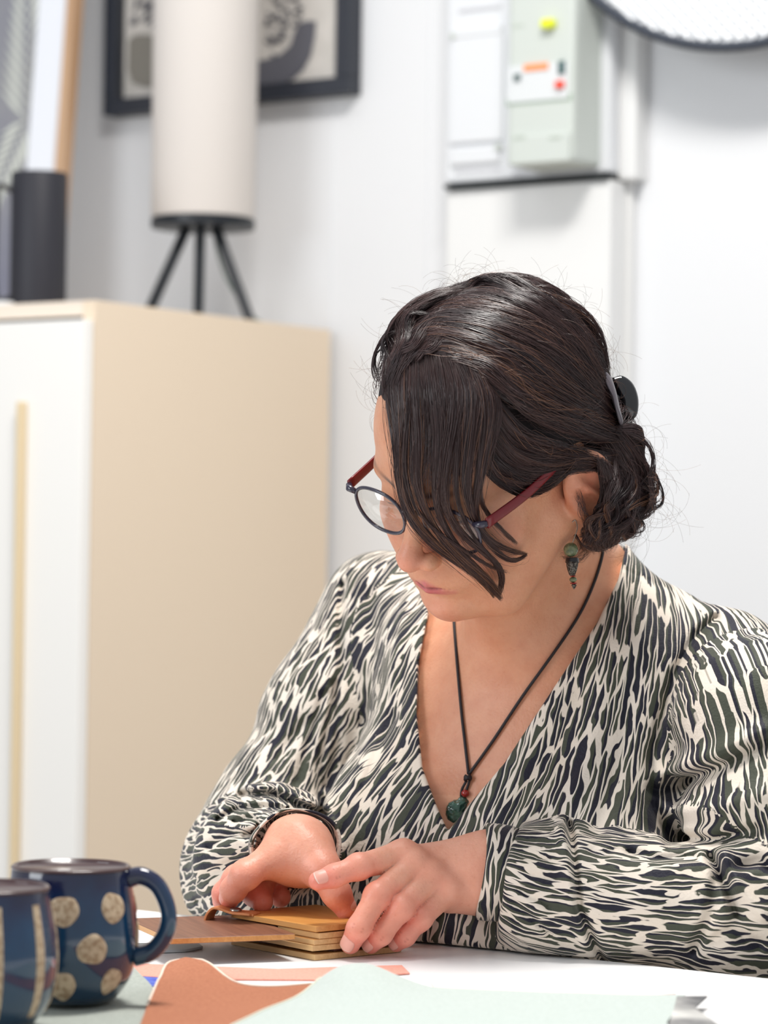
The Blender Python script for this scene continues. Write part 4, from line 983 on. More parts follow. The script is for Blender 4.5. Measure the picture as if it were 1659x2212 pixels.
def print_mat():
    m = bpy.data.materials.new('patterned_crepe'); m.use_nodes = True; nt = m.node_tree; b = nt.nodes['Principled BSDF']
    lk = nt.links.new
    at = nn(nt, 'ShaderNodeAttribute', attribute_name='pc')
    mp = nn(nt, 'ShaderNodeMapping'); mp.inputs['Scale'].default_value = (1, .112, 1)
    lk(at.outputs['Vector'], mp.inputs[0])
    wn = nn(nt, 'ShaderNodeTexNoise', i_Scale=75.0, i_Detail=2.0); lk(mp.outputs[0], wn.inputs['Vector'])
    mp2 = nn(nt, 'ShaderNodeMapping'); mp2.inputs['Scale'].default_value = (1, .42, 1); lk(at.outputs['Vector'], mp2.inputs[0])
    wn2 = nn(nt, 'ShaderNodeTexNoise', i_Scale=150.0, i_Detail=1.0); lk(mp2.outputs[0], wn2.inputs['Vector'])
    sub = nn(nt, 'ShaderNodeVectorMath', operation='SUBTRACT'); sub.inputs[1].default_value = (.5, .5, .5); lk(wn.outputs['Color'], sub.inputs[0])
    sc1 = nn(nt, 'ShaderNodeVectorMath', operation='MULTIPLY'); sc1.inputs[1].default_value = (.014, .009, 0); lk(sub.outputs[0], sc1.inputs[0])
    sub2 = nn(nt, 'ShaderNodeVectorMath', operation='SUBTRACT'); sub2.inputs[1].default_value = (.5, .5, .5); lk(wn2.outputs['Color'], sub2.inputs[0])
    sc2 = nn(nt, 'ShaderNodeVectorMath', operation='MULTIPLY'); sc2.inputs[1].default_value = (.0046, .0005, 0); lk(sub2.outputs[0], sc2.inputs[0])
    ad = nn(nt, 'ShaderNodeVectorMath', operation='ADD'); lk(mp.outputs[0], ad.inputs[0]); lk(sc1.outputs[0], ad.inputs[1])
    ad2 = nn(nt, 'ShaderNodeVectorMath', operation='ADD'); lk(ad.outputs[0], ad2.inputs[0]); lk(sc2.outputs[0], ad2.inputs[1])
    vo = nn(nt, 'ShaderNodeTexVoronoi', voronoi_dimensions='2D', feature='DISTANCE_TO_EDGE', i_Scale=222.0, i_Randomness=.95); lk(ad2.outputs[0], vo.inputs['Vector'])
    v1 = nn(nt, 'ShaderNodeTexVoronoi', voronoi_dimensions='2D', feature='F1', i_Scale=222.0, i_Randomness=.95); lk(ad2.outputs[0], v1.inputs['Vector'])
    # side of the cell: olive one side, navy the other
    sx = nn(nt, 'ShaderNodeSeparateXYZ'); lk(v1.outputs['Position'], sx.inputs[0])
    sy = nn(nt, 'ShaderNodeSeparateXYZ'); lk(ad2.outputs[0], sy.inputs[0])
    df = nn(nt, 'ShaderNodeMath', operation='SUBTRACT'); lk(sy.outputs[0], df.inputs[0]); lk(sx.outputs[0], df.inputs[1])
    bi = nn(nt, 'ShaderNodeSeparateColor'); lk(v1.outputs['Color'], bi.inputs[0])
    mm = nn(nt, 'ShaderNodeMath', operation='MULTIPLY_ADD'); mm.inputs[1].default_value = .0036; mm.inputs[2].default_value = -.0018; lk(bi.outputs[0], mm.inputs[0])
    ds = nn(nt, 'ShaderNodeMath', operation='ADD'); lk(df.outputs[0], ds.inputs[0]); lk(mm.outputs[0], ds.inputs[1])
    st = nn(nt, 'ShaderNodeMapRange'); st.inputs['From Min'].default_value = -.00012; st.inputs['From Max'].default_value = .00012; lk(ds.outputs[0], st.inputs['Value'])
    dk = nn(nt, 'ShaderNodeMix', data_type='RGBA'); dk.inputs[6].default_value = (*srgb(62, 66, 54), 1); dk.inputs[7].default_value = (*srgb(22, 22, 38), 1); lk(st.outputs[0], dk.inputs[0])
    th = nn(nt, 'ShaderNodeMath', operation='MULTIPLY_ADD'); th.inputs[1].default_value = .11; th.inputs[2].default_value = .062; lk(bi.outputs[1], th.inputs[0])
    e0 = nn(nt, 'ShaderNodeMath', operation='SUBTRACT'); lk(vo.outputs['Distance'], e0.inputs[0]); lk(th.outputs[0], e0.inputs[1])
    eg = nn(nt, 'ShaderNodeMapRange'); eg.inputs['From Min'].default_value = -.012; eg.inputs['From Max'].default_value = .012; lk(e0.outputs[0], eg.inputs['Value'])
    cn = nn(nt, 'ShaderNodeTexNoise', i_Scale=30.0, i_Detail=2.0); lk(mp.outputs[0], cn.inputs['Vector'])
    cm = nn(nt, 'ShaderNodeMix', data_type='RGBA'); cm.inputs[6].default_value = (*srgb(214, 198, 178), 1); cm.inputs[7].default_value = (*srgb(230, 222, 212), 1); lk(cn.outputs[0], cm.inputs[0])
    fx = nn(nt, 'ShaderNodeMix', data_type='RGBA'); lk(eg.outputs[0], fx.inputs[0]); lk(cm.outputs[2], fx.inputs[6]); lk(dk.outputs[2], fx.inputs[7]); lk(fx.outputs[2], b.inputs['Base Color'])
    b.inputs['Roughness'].default_value = .62; b.inputs['Specular IOR Level'].default_value = .3; b.inputs['Sheen Weight'].default_value = .12
    tc = nn(nt, 'ShaderNodeTexCoord'); n2 = nn(nt, 'ShaderNodeTexNoise', i_Scale=520.0, i_Detail=2.0); lk(tc.outputs['Object'], n2.inputs['Vector'])
    n3 = nn(nt, 'ShaderNodeTexNoise', i_Scale=60.0, i_Detail=3.0); lk(mp.outputs[0], n3.inputs['Vector'])
    bs = nn(nt, 'ShaderNodeMath', operation='MULTIPLY_ADD'); bs.inputs[1].default_value = 2.2; lk(n3.outputs[0], bs.inputs[0]); lk(n2.outputs[0], bs.inputs[2])
    bp = nn(nt, 'ShaderNodeBump', i_Strength=.5, i_Distance=.0009); lk(bs.outputs[0], bp.inputs['Height']); lk(bp.outputs[0], b.inputs['Normal'])
    return m
M['crepe'] = print_mat()
def with_pattern(o, P, F):
    part, co = pattern_coords(P); fp = np.sort(part[F], 1)[:, 2]; co = np.stack(co).astype(f32)
    cc = co[fp[:, None], F]                                  # faces, 4 corners, 3
    bad = (cc.max(1)-cc.min(1))[:, :2].max(1) > .012; cc[bad] = cc[bad][:, :1]
    a = o.data.attributes.new('pc', 'FLOAT_VECTOR', 'CORNER'); a.data.foreach_set('vector', cc.ravel())
blouse = mesh('blouse', vb_, fb_, M['crepe'], woman, True); with_pattern(blouse, vb_, fb_)
blouse['label'] = 'cream blouse with navy and olive brushstroke print and deep V neck'
# cuffs
def cuff(name, o, ax, r, w, flare, squash=1.0, seed=0):
    x = ax.cross(Vector((0, 0, 1))).normalized(); y = ax.cross(x); seg = 96; prof = [(r-.0012, w), (r+.0012, w), (r+.0026, w*.8), (r+.0028+flare*.5, w*.4), (r+.0022+flare, .001), (r+.0010+flare, 0), (r-.0004+flare, .001), (r-.0010+flare*.4, w*.4), (r-.0014, w*.9)]
    vs = []; fs = []
    for pr, z in prof:
        for k in range(seg):
            a = 2*PI*k/seg; rr = pr*(1+.035*math.sin(2*a+seed)+.02*math.sin(5*a+seed*2)); zz = z+.0035*math.sin(2*a+seed*1.3+.8)
            vs.append(o+ax*zz+x*math.cos(a)*rr+y*math.sin(a)*rr*squash)
    n = len(prof)
    for i in range(n):
        for k in range(seg): fs.append((i*seg+k, i*seg+(k+1) % seg, ((i+1) % n)*seg+(k+1) % seg, ((i+1) % n)*seg+k))
    ob = mesh(name, vs, fs, M['crepe'], woman, True)
    u = np.array([[2*PI*(i % seg)/seg*.05*.6+(i//seg)*.0, (i//seg)*.002+seed, 9+seed] for i in range(len(vs))], f32)
    P = np.array([list(v) for v in vs], f32); q = P-np.array(o, f32)
    u[:, 1] = np.arctan2(q@np.array(y, f32), q@np.array(x, f32))*.033; u[:, 0] = q@np.array(ax, f32)
    at = ob.data.attributes.new('pc', 'FLOAT_VECTOR', 'POINT'); at.data.foreach_set('vector', u.ravel()); return ob
cuff('cuff', U(1050, 1882, 2.151), (axL+Vector((0, 0, .10))).normalized(), .0340, .0245, .0008, 1.0, 1)
cuff('cuff', U(640, 1824, 2.172), axR, .0310, .018, .0012, .82, 2.4)
# trousers, shoes and a stool (behind the table)
def trou(P): 
    q = toT(P); d = smin(smin(ell(q, (0, -.005, -.49), (.188, .143, .125)), ell(q, (0, .02, -.40), (.158, .125, .10)), .04), legs_sdf(P, .010), .03)
    return np.maximum(np.maximum(d, P[:, 2]-(NB.z-.455)), .10-P[:, 2])
lo6, hi6 = bbox([HIPL, HIPR, ANL, ANR], .17); lo6[2] = .08
vt, ft = polygonize(trou, lo6, hi6, .008)
mesh('trousers', vt, ft, mat('navy_trousers', srgb(44, 48, 62), .8), woman, True)
vt, ft = polygonize(lambda P: np.maximum(foot_sdf(P)-.004, .004-P[:, 2]), *bbox([ANL, ANR, ANL+tF*.15, ANR+tF*.15, Vector((ANL.x, ANL.y, .0))], .06), .006)
mesh('shoes', vt, ft, mat('dark_shoes', srgb(40, 34, 32), .5), woman, True)
st = tw(0, -.02, 0); sz = NB.z-.628
stool = empty('stool', (st.x, st.y, 0), 'white stool the woman sits on behind the table', 'stool')
x = MB(); x.lathe([(.165, 0), (.175, .006), (.175, .02), (.165, .026)], (st.x, st.y, sz-.026), seg=48); smooth_angle(x.build('seat', M['white'], stool))
for k in range(4):
    a = PI/4+k*PI/2; x = MB(); x.tube([(st.x+.17*math.cos(a), st.y+.17*math.sin(a), 0), (st.x+.12*math.cos(a), st.y+.12*math.sin(a), sz-.02)], .014, 12); smooth_angle(x.build('leg', M['white'], stool))
# ------------------------------------------------------------------ hair
def hair_mass(P):
    q = toH(P)
    d = ell(q, (0, -.010, .035), (.079, .099, .0885))
    d = smin(d, ell(q, (.006, .033, .072), (.052, .040, .036)), .03)                         # volume above the forehead
    y = q[:, 1]; z = q[:, 2]; ax_ = np.abs(q[:, 0])
    zl = np.where(y > .0, .016+.70*y, np.where(y > -.028, .016+2.6*y, -.057))
    d = smax(d, (zl-z)/1.25, .008)
    d = smin(d, rc(P, W3(U(1296, 960, 2.20)), W3(U(1312, 1080, 2.20)), .028, .024), .03)   # loose hair at the nape
    d = smin(d, rc(P, W3(U(1310, 1080, 2.21)), W3(U(1290, 1142, 2.19)), .022, .014), .02)
    d = smin(d, sph(P, W3(U(1335, 1045, 2.23)), .018), .02)
    s_ = A(.0765, -.009, -.0235); qq = q-s_; ear = ell(qq, (0, .0, .0), (.03, .0245, .038))
    d = smax(d, -ear, .006)
    d = smax(d, -rc(P, W3(U(1205, 1130, 2.10)), W3(U(1245, 1060, 2.10)), .020, .020), .006)
    return d+.0018*wob(P, 75, 2.0)+.0012*wob(P, 160, 5.0)
lo7, hi7 = bbox([hw(a, b, c) for a in (-.1, .1) for b in (-.125, .115) for c in (-.02, .145)]+[U(1410, 1000, 2.2), U(1330, 1200, 2.2), U(1330, 1100, 2.26)], .012)
vh, fh = polygonize(hair_mass, lo7, hi7, .0021, 1.4)
def hair_mat(name, c1, c2, c3, rough=.38):
    m = bpy.data.materials.new(name); m.use_nodes = True; nt = m.node_tree; b = nt.nodes['Principled BSDF']
    at = nn(nt, 'ShaderNodeAttribute', attribute_name='hc'); cr = nn(nt, 'ShaderNodeValToRGB'); e = cr.color_ramp.elements
    e[0].color = (*c1, 1); e[1].color = (*c3, 1); k = cr.color_ramp.elements.new(.55); k.color = (*c2, 1)
    nt.links.new(at.outputs['Fac'], cr.inputs[0]); nt.links.new(cr.outputs[0], b.inputs['Base Color'])
    b.inputs['Roughness'].default_value = rough; b.inputs['Specular IOR Level'].default_value = .55; return m
M['hair'] = hair_mat('dark_brown_hair', srgb(31, 21, 24), srgb(70, 48, 46), srgb(150, 104, 74), .36)
M['scalp'] = mat('hair_underlayer', srgb(30, 20, 21), .75, bump=(120, .5, .003))
ul = mesh('hair_underlayer', vh, fh, M['scalp'], woman, True)
for v_, n_ in [(v, v.normal.copy()) for v in ul.data.vertices]: v_.co -= n_*.0024
hbvh = BVHTree.FromPolygons([tuple(v) for v in vh.tolist()], fh.tolist())
NPR = np.random.RandomState(5)
def surf(px, py, lift, prev=None):
    r = ray(px, py).normalized(); best = None
    for bv in (hbvh, bodybvh):
        h = bv.ray_cast(CAM, r)
        if h[0] is not None and (best is None or h[3] < best): best = h[3]
    if best is None:
        q = Vector(prev)-CAM if prev is not None else U(px, py, 2.19)-CAM
        dep = q.dot(fwd)+.002; q = CAM+ray(px, py)*dep; h = hbvh.find_nearest(q)
        if h[0] is not None and h[3] < .05: return q.lerp(h[0]+h[1]*(lift+.0015), .75)
        return q
    return CAM+r*(best-lift)
def res2(pts, n):                        # resample (px,py,lift) polyline smoothly
    V = catmull([(a, b, c*1e3) for a, b, c in pts], n); return [(v.x, v.y, v.z*1e-3) for v in V]
strands = []; scol = []; srad = []
def sheet(guides, n, K=16, jit=3.0, thick=.006, rad=.00022, clump=1.0, tone=(.1, .5), tipw=1.0, tipcol=.3, cut=.15, curl=0.0, GG=22, smooth_d=True, lat=.5, root=.12):
    gs = [res2(g, K) for g in guides]
    G = []
    for i in range(GG):
        t = i/(GG-1)*(len(gs)-1); a = min(int(t), len(gs)-2); u = t-a
        row = []; prev = None
        for k in range(K):
            A_, B_ = gs[a][k], gs[a+1][k]; p = [A_[j]*(1-u)+B_[j]*u for j in range(3)]
            prev = surf(p[0], p[1], p[2], prev); row.append(list(prev))
        G.append(row)
    G = np.array(G)                                         # GG,K,3
    if smooth_d:
        for _ in range(2): G[:, 1:-1] = (G[:, :-2]+2*G[:, 1:-1]+G[:, 2:])/4
    vd_ = np.array(CAM)-G; vd_ /= np.linalg.norm(vd_, axis=2, keepdims=True)
    u = NPR.rand(n)**1.0*(GG-1); nc = max(3, int(GG*clump)); 
    uc = np.round(u/(GG-1)*nc)/nc*(GG-1)                    # clump centres
    ks = np.linspace(0, 1, K); out = np.zeros((n, K, 3))
    layer = NPR.rand(n)
    end = 1-cut*NPR.rand(n)**2; beg = root*NPR.rand(n)
    for k in range(K):
        kk = (beg+(end-beg)*ks[k])*(K-1); 
        uu = u+(uc-u)*(.55*ks[k]) + lat*.5*NPR.randn(n)*0
        ui = np.clip(uu, 0, GG-1.001); i0 = ui.astype(int); fu = ui-i0; k0 = np.minimum(kk.astype(int), K-2); fk = kk-k0
        g = lambda i, j: G[i, j]
        p = (g(i0, k0)*(1-fu)[:, None]+g(i0+1, k0)*fu[:, None])*(1-fk)[:, None]+(g(i0, k0+1)*(1-fu)[:, None]+g(i0+1, k0+1)*fu[:, None])*fk[:, None]
        v = (vd_[i0, k0]*(1-fk)[:, None]+vd_[i0, k0+1]*fk[:, None])
        out[:, k] = p+v*(layer*thick)[:, None]
    # slow sideways wander
    ph = NPR.rand(n, 3)*6.28; fr = 1.5+2.5*NPR.rand(n, 3); am = (jit/FPX*2.15)*(.35+NPR.rand(n, 1)*.9)
    for k in range(K):
        out[:, k] += am*np.sin(fr*ks[k]*3+ph)*(.35+.65*ks[k]) + curl*np.stack([np.sin(ks[k]*14+ph[:, 0]), np.cos(ks[k]*14+ph[:, 0])*.7, np.cos(ks[k]*14+ph[:, 0])], 1)*ks[k]
    cl = NPR.rand(nc+2)[np.round(u/(GG-1)*nc).astype(int)]
    tn = tone[0]+(tone[1]-tone[0])*(.6*cl+.4*NPR.rand(n))
    strands.append(out); scol.append(tn[:, None]+tipcol*ks[None, :]**2*NPR.rand(n, 1)); srad.append(np.broadcast_to(rad*(.7+.6*NPR.rand(n, 1))*(1-.75*ks[None, :]**3*tipw)*np.minimum(1, .25+ks[None, :]*7), (n, K)))
z0 = .001
# crown swept back to the clip
top = [[(1000, 624, 0), (1062, 606, .006), (1165, 620, .006), (1250, 670, .005), (1298, 738, .004), (1318, 815, .001)],
       [(1003, 628, 0), (1060, 612, .004), (1160, 632, .003), (1240, 684, .002), (1286, 748, 0), (1312, 830, 0)],
       [(940, 655, 0), (1010, 628, .006), (1120, 650, .004), (1215, 710, .002), (1272, 780, 0), (1318, 860, 0)],
       [(890, 700, 0), (960, 668, .006), (1080, 690, .005), (1180, 745, .003), (1255, 815, 0), (1320, 885, 0)],
       [(862, 740, 0), (930, 712, .004), (1040, 735, .005), (1150, 790, .003), (1235, 850, 0), (1325, 905, 0)],
       [(905, 770, 0), (960, 752, .004), (1050, 785, .004), (1140, 840, .003), (1230, 890, 0), (1330, 930, 0)],
       [(1000, 790, 0), (1040, 810, .003), (1100, 860, .004), (1160, 905, .003), (1240, 935, .001), (1340, 960, 0)]]
sheet(top, 3600, 18, 4.5, .008, .00026, 1.6, (.05, .5), tipcol=.1)
side = [[(1040, 800, 0), (1075, 860, .003), (1130, 925, .004), (1200, 955, .003), (1260, 970, .001), (1345, 985, 0)],
        [(1055, 850, 0), (1080, 920, .003), (1130, 975, .004), (1200, 990, .003), (1270, 992, .001), (1350, 1010, 0)],
        [(1050, 900, 0), (1075, 965, .003), (1120, 1010, .003), (1180, 1020, .003), (1240, 998, .001), (1330, 1030, 0)],
        [(1040, 950, 0), (1060, 1005, .003), (1095, 1040, .003), (1150, 1052, .003), (1205, 1035, .002), (1245, 992, .001)],
        [(1042, 985, .002), (1062, 1030, .005), (1095, 1060, .005), (1140, 1070, .005), (1185, 1058, .003), (1228, 1018, .002)]]
sheet(side, 1900, 16, 4, .006, .00025, 1.4, (.05, .45), tipcol=.2)
front_top = [[(826, 868, 0), (827, 815, .002), (838, 755, .003), (868, 698, .004), (925, 645, .004), (1000, 612, .002)],
             [(838, 790, 0), (846, 740, .003), (880, 690, .004), (940, 650, .004), (1010, 625, .003), (1060, 612, .001)],
             [(832, 830, 0), (850, 775, .003), (885, 730, .004), (945, 690, .004), (1020, 665, .003), (1090, 660, .001)],
             [(850, 860, 0), (870, 800, .003), (915, 755, .004), (980, 725, .004), (1050, 715, .003), (1130, 730, .001)]]
sheet(top, 420, 18, 16, .013, .00013, .8, (.3, .9), tipcol=.2, cut=.7, root=.5)
sheet(side, 160, 16, 14, .009, .00013, .8, (.3, .9), tipcol=.2, cut=.7, root=.5)
sheet(front_top, 1300, 14, 7, .006, .00025, 1.2, (.05, .5), tipcol=0, curl=.0012)
def lock(cen, w, n, **kw):               # one lock: centre line and its half width along it
    m = len(cen); g = []
    for o_ in (-1, -.4, .4, 1):
        row = []
        for i in range(m):
            a, b = cen[max(i-1, 0)], cen[min(i+1, m-1)]; tx, ty = b[0]-a[0], b[1]-a[1]; l = math.hypot(tx, ty)+1e-6
            tt = i/(m-1); wi = w[0] if tt < .25 else (w[0]+(w[1]-w[0])*(tt-.25)/.27 if tt < .52 else w[1]+(w[2]-w[1])*(tt-.52)/.48)
            row.append((cen[i][0]-ty/l*wi*o_, cen[i][1]+tx/l*wi*o_, cen[i][2]+(.0015 if abs(o_) < .9 else 0)))
        g.append(row)
    sheet(g, n, GG=8, **kw)
bl_ = [([(842, 812, .001), (843, 880, .003), (856, 960, .006), (866, 1040, .014), (884, 1110, .022), (935, 1175, .024), (1000, 1222, .020), (1060, 1272, .015)], (12, 12, 3), 420),
       ([(862, 790, .002), (864, 880, .005), (866, 970, .009), (872, 1060, .018), (905, 1140, .025), (975, 1205, .022), (1040, 1262, .017), (1075, 1296, .012)], (14, 15, 3), 560),
       ([(892, 770, .004), (893, 870, .008), (900, 960, .012), (893, 1050, .021), (930, 1145, .026), (1000, 1218, .021), (1062, 1262, .016), (1092, 1292, .012)], (18, 15, 3), 600),
       ([(930, 755, .006), (940, 850, .010), (946, 950, .014), (938, 1050, .022), (955, 1120, .026), (1005, 1190, .022), (1052, 1240, .017), (1070, 1282, .012)], (20, 13, 2), 520),
       ([(962, 752, .006), (985, 850, .011), (975, 950, .015), (962, 1050, .022), (975, 1120, .024), (1020, 1180, .021), (1070, 1225, .016), (1086, 1262, .012), (1087, 1290, .010)], (18, 15, 2), 560),
       ([(990, 760, .006), (1025, 845, .012), (1012, 950, .016), (1000, 1050, .021), (1012, 1120, .022), (1050, 1175, .019), (1095, 1205, .015), (1130, 1206, .012), (1140, 1192, .011)], (18, 15, 2), 560),
       ([(1008, 772, .005), (1056, 850, .012), (1046, 950, .016), (1030, 1040, .019), (1030, 1100, .020), (1055, 1150, .018), (1096, 1182, .015), (1132, 1200, .012)], (16, 14, 2), 480),
       ([(1020, 790, .004), (1076, 862, .010), (1068, 940, .013), (1052, 1010, .016), (1042, 1070, .018), (1056, 1120, .017), (1085, 1160, .014), (1110, 1178, .012)], (12, 8, 2), 300),
       ([(885, 840, .010), (884, 930, .013), (880, 1020, .019), (912, 1120, .028), (1000, 1195, .024), (1052, 1225, .019), (1100, 1232, .015)], (6, 5, 1.5), 110),
       ([(1000, 900, .016), (990, 1000, .020), (985, 1080, .024), (1010, 1150, .024), (1060, 1200, .019), (1090, 1245, .015), (1080, 1285, .013)], (5, 5, 1.5), 100)]
sheet([c_[:4] for c_, a_, b_ in bl_[:8]], 1500, GG=40, K=16, jit=3, thick=.004, rad=.00023, clump=1.0, tone=(.1, .5), tipcol=.3, cut=.55)
for li_, (cen, w_, n_) in enumerate(bl_):
    w_ = (w_[0]*.85, w_[1]*.40, w_[2]*1.1); n_ = int(n_*.5); jx = rnd.uniform(-4, 4); cen = [(a+jx*(1-i/7)+(2+i)*1.3*math.sin(i*1.15+li_*1.9), b+(i > 3)*6*math.cos(li_*2.3+i), c) for i, (a, b, c) in enumerate(cen)]; sheet_kw = dict(K=22, jit=2.6, thick=.004, rad=.00022, clump=.8, tone=(.12, .55), tipcol=.5, cut=.34); lock(cen, w_, n_, **sheet_kw)
for cen, w_, n_ in bl_[:7]: lock(cen, [k*1.5 for k in w_], 18, K=22, jit=8, thick=.008, rad=.00015, clump=.6, tone=(.3, .8), tipcol=.4, cut=.6)
# loose wavy locks over the swept-back hair
def rand_lock(gs, a, b, wave, lift, wd, n, tone, K=18):
    u_ = rnd.uniform(0, len(gs)-1.001); i = int(u_); f = u_-i; m = 12
    A1 = res2(gs[i], m); A2 = res2(gs[i+1], m); ph = rnd.uniform(0, 6.28); fq = rnd.uniform(.5, 1.1); cen = []
    s0 = rnd.uniform(0, a); s1 = rnd.uniform(b, 1)
    base_ = [tuple(A1[k][j]*(1-f)+A2[k][j]*f for j in range(3)) for k in range(m)]
    bb = catmull([(p[0], p[1], p[2]*1e3) for p in base_], 60)
    for k in range(9):
        t = s0+(s1-s0)*k/8; p = bb[min(59, int(t*59))]; q_ = bb[min(59, int(t*59)+1)]; r_ = bb[max(0, int(t*59)-1)]
        tx, ty = q_.x-r_.x, q_.y-r_.y; l = math.hypot(tx, ty)+1e-6; o_ = wave*math.sin(ph+k*fq)
        cen.append((p.x-ty/l*o_, p.y+tx/l*o_, p.z*1e-3+lift*math.sin(PI*min(1, .12+k/8))))
    lock(cen, (wd*.8, wd, wd*.35), n, K=K, jit=3.0, thick=.003, rad=.00022, clump=.7, tone=tone, tipcol=.12, cut=.2)
for k in range(46): rand_lock(top, .35, .75, rnd.uniform(3, 10), rnd.uniform(.003, .0085), rnd.uniform(6, 15), 62, rnd.choice([(.0, .25), (.1, .5), (.25, .7)]))
for k in range(20): rand_lock(side, .35, .8, rnd.uniform(3, 8), rnd.uniform(.002, .006), rnd.uniform(5, 12), 46, rnd.choice([(.0, .25), (.1, .5), (.25, .7)]))
for k in range(22): rand_lock(front_top, .5, .6, rnd.uniform(5, 14), rnd.uniform(.003, .009), rnd.uniform(5, 12), 46, rnd.choice([(.0, .25), (.1, .5), (.25, .6)]))
nape = [[(1285, 985, 0), (1300, 1040, .003), (1296, 1100, .004), (1270, 1140, .004), (1262, 1165, .002), (1290, 1180, 0)],
        [(1300, 960, 0), (1335, 1030, .003), (1335, 1090, .004), (1305, 1140, .004), (1285, 1170, .002), (1305, 1182, 0)],
        [(1320, 940, 0), (1368, 1010, .003), (1375, 1075, .003), (1350, 1125, .003), (1325, 1160, .002), (1325, 1178, 0)],
        [(1335, 915, 0), (1385, 975, .003), (1402, 1040, .003), (1396, 1090, .003), (1365, 1115, .002), (1340, 1110, 0)]]
sheet(nape, 1500, 20, 10, .010, .00024, 1.2, (.08, .6), tipcol=.35, curl=.0022, cut=.4)
tuft = [[(1325, 920, 0), (1350, 915, .002), (1375, 918, .003), (1392, 925, .003), (1402, 940, 0)],
        [(1325, 935, 0), (1350, 935, .002), (1380, 940, .003), (1400, 952, .003), (1405, 966, 0)],
        [(1325, 950, 0), (1350, 955, .002), (1372, 965, .003), (1385, 980, .003), (1388, 995, 0)]]
for k in range(60): rand_lock(nape, .5, .6, rnd.uniform(8, 30), rnd.uniform(.002, .014), rnd.uniform(3, 8), 26, rnd.choice([(.0, .3), (.15, .6), (.35, .9)]))
sheet(tuft, 420, 12, 3, .008, .00024, 1.0, (.05, .4), tipcol=.3)
loop = [[(1335, 985, 0), (1375, 1000, .002), (1404, 1035, .002), (1408, 1085, .002), (1380, 1105, .002), (1350, 1085, 0)],
        [(1330, 1000, 0), (1365, 1020, .002), (1390, 1050, .002), (1392, 1092, .002), (1360, 1118, .002), (1330, 1100, 0)]]
sheet(loop, 300, 16, 7, .010, .0002, 1.0, (.2, .8), tipcol=.3, curl=.002)
earw = [[(1240, 1062, .004), (1250, 1100, .008), (1262, 1130, .010), (1272, 1160, .010)], [(1252, 1050, .004), (1266, 1090, .008), (1276, 1125, .010), (1290, 1165, .010)]]
for k in range(0): pass
sheet(earw, 22, 12, 7, .006, .00012, .5, (.1, .6), tipcol=.2, cut=.5)
wisp = [[(1262, 1165, .002), (1250, 1185, .003), (1225, 1200, .003), (1212, 1190, .003)], [(1290, 1178, .002), (1262, 1208, .003), (1235, 1218, .003), (1218, 1205, .003)]]
sheet(wisp, 26, 12, 8, .004, .00014, .5, (.3, .8), tipcol=.2)
# hair all round the head, flowing over the surface to the clip
flow = []; tgt = U(1318, 880, 2.235); NS, KS = 3000, 12
pick = NPR.randint(0, len(vh), NS)
for i in pick:
    p = Vector(vh[i].tolist()); row = [list(p)]; lf0 = rnd.uniform(.0008, .0035); below = proj(p)[1] > 985
    drv = Vector((rnd.gauss(0, .25), rnd.gauss(0, .25), rnd.gauss(0, .2))); bad = False
    for k in range(KS-1):
        g_ = (Vector((.25, .1, -1)) if below else (tgt-p).normalized())+drv; h = hbvh.find_nearest(p+g_.normalized()*.0055)
        if h[0] is None: bad = True; break
        p = h[0]; nm_ = h[1]; row.append(list(p+nm_*lf0))
        if (tgt-p).length < .02: drv = drv*1.5
    if not bad and len(row) == KS: row[0] = row[1]; row[0] = list(Vector(row[1])*1.5-Vector(row[2])*.5); flow.append(row)
flow = np.array(flow); nf = len(flow); kf = np.linspace(0, 1, KS)
strands.append(flow); scol.append(np.broadcast_to(.05+.5*NPR.rand(nf, 1), (nf, KS))+0.0); srad.append(.00027*(.6+.6*NPR.rand(nf, 1))*np.sin(PI*np.clip(kf, .04, .96))[None, :]**.5)
# stray hairs standing off the outline
sil = catmull([(815, 905, 0), (828, 830, 0), (838, 765, 0), (870, 705, 0), (925, 645, 0), (990, 612, 0), (1060, 602, 0), (1160, 620, 0), (1245, 675, 0), (1292, 740, 0), (1318, 800, 0), (1395, 930, 0), (1412, 1040, 0), (1412, 1100, 0), (1370, 1150, 0)], 60)
ns = 420; K = 14; st_ = np.zeros((ns, K, 3))
for i in range(ns):
    k = rnd.randrange(1, 59); p = sil[k]; t = (sil[k+1]-sil[k-1]).normalized(); nrm = Vector((t.y, -t.x, 0))
    if nrm.dot(Vector((p.x-1100, p.y-900, 0))) < 0: nrm = -nrm
    L_ = rnd.uniform(20, 75)*(1.3 if k > 48 else 1); sg = rnd.choice((1, -1)); a0 = rnd.uniform(-.9, .9); dep = 2.19+rnd.uniform(-.03, .03); cv = rnd.uniform(.5, 2.8)*rnd.choice((-1, 1))
    x_, y_ = p.x-nrm.x*14, p.y-nrm.y*14; ang = math.atan2(nrm.y, nrm.x)+a0*1.1
    for j in range(K):
        st_[i, j] = list(U(x_, y_, dep)); ang += cv/K*1.6; x_ += math.cos(ang)*L_/K*1.5; y_ += math.sin(ang)*L_/K*1.5; dep += rnd.uniform(-.001, .001)
strands.append(st_); scol.append(np.full((ns, K), .5)+NPR.rand(ns, 1)*.4); srad.append(np.full((ns, K), .00006))
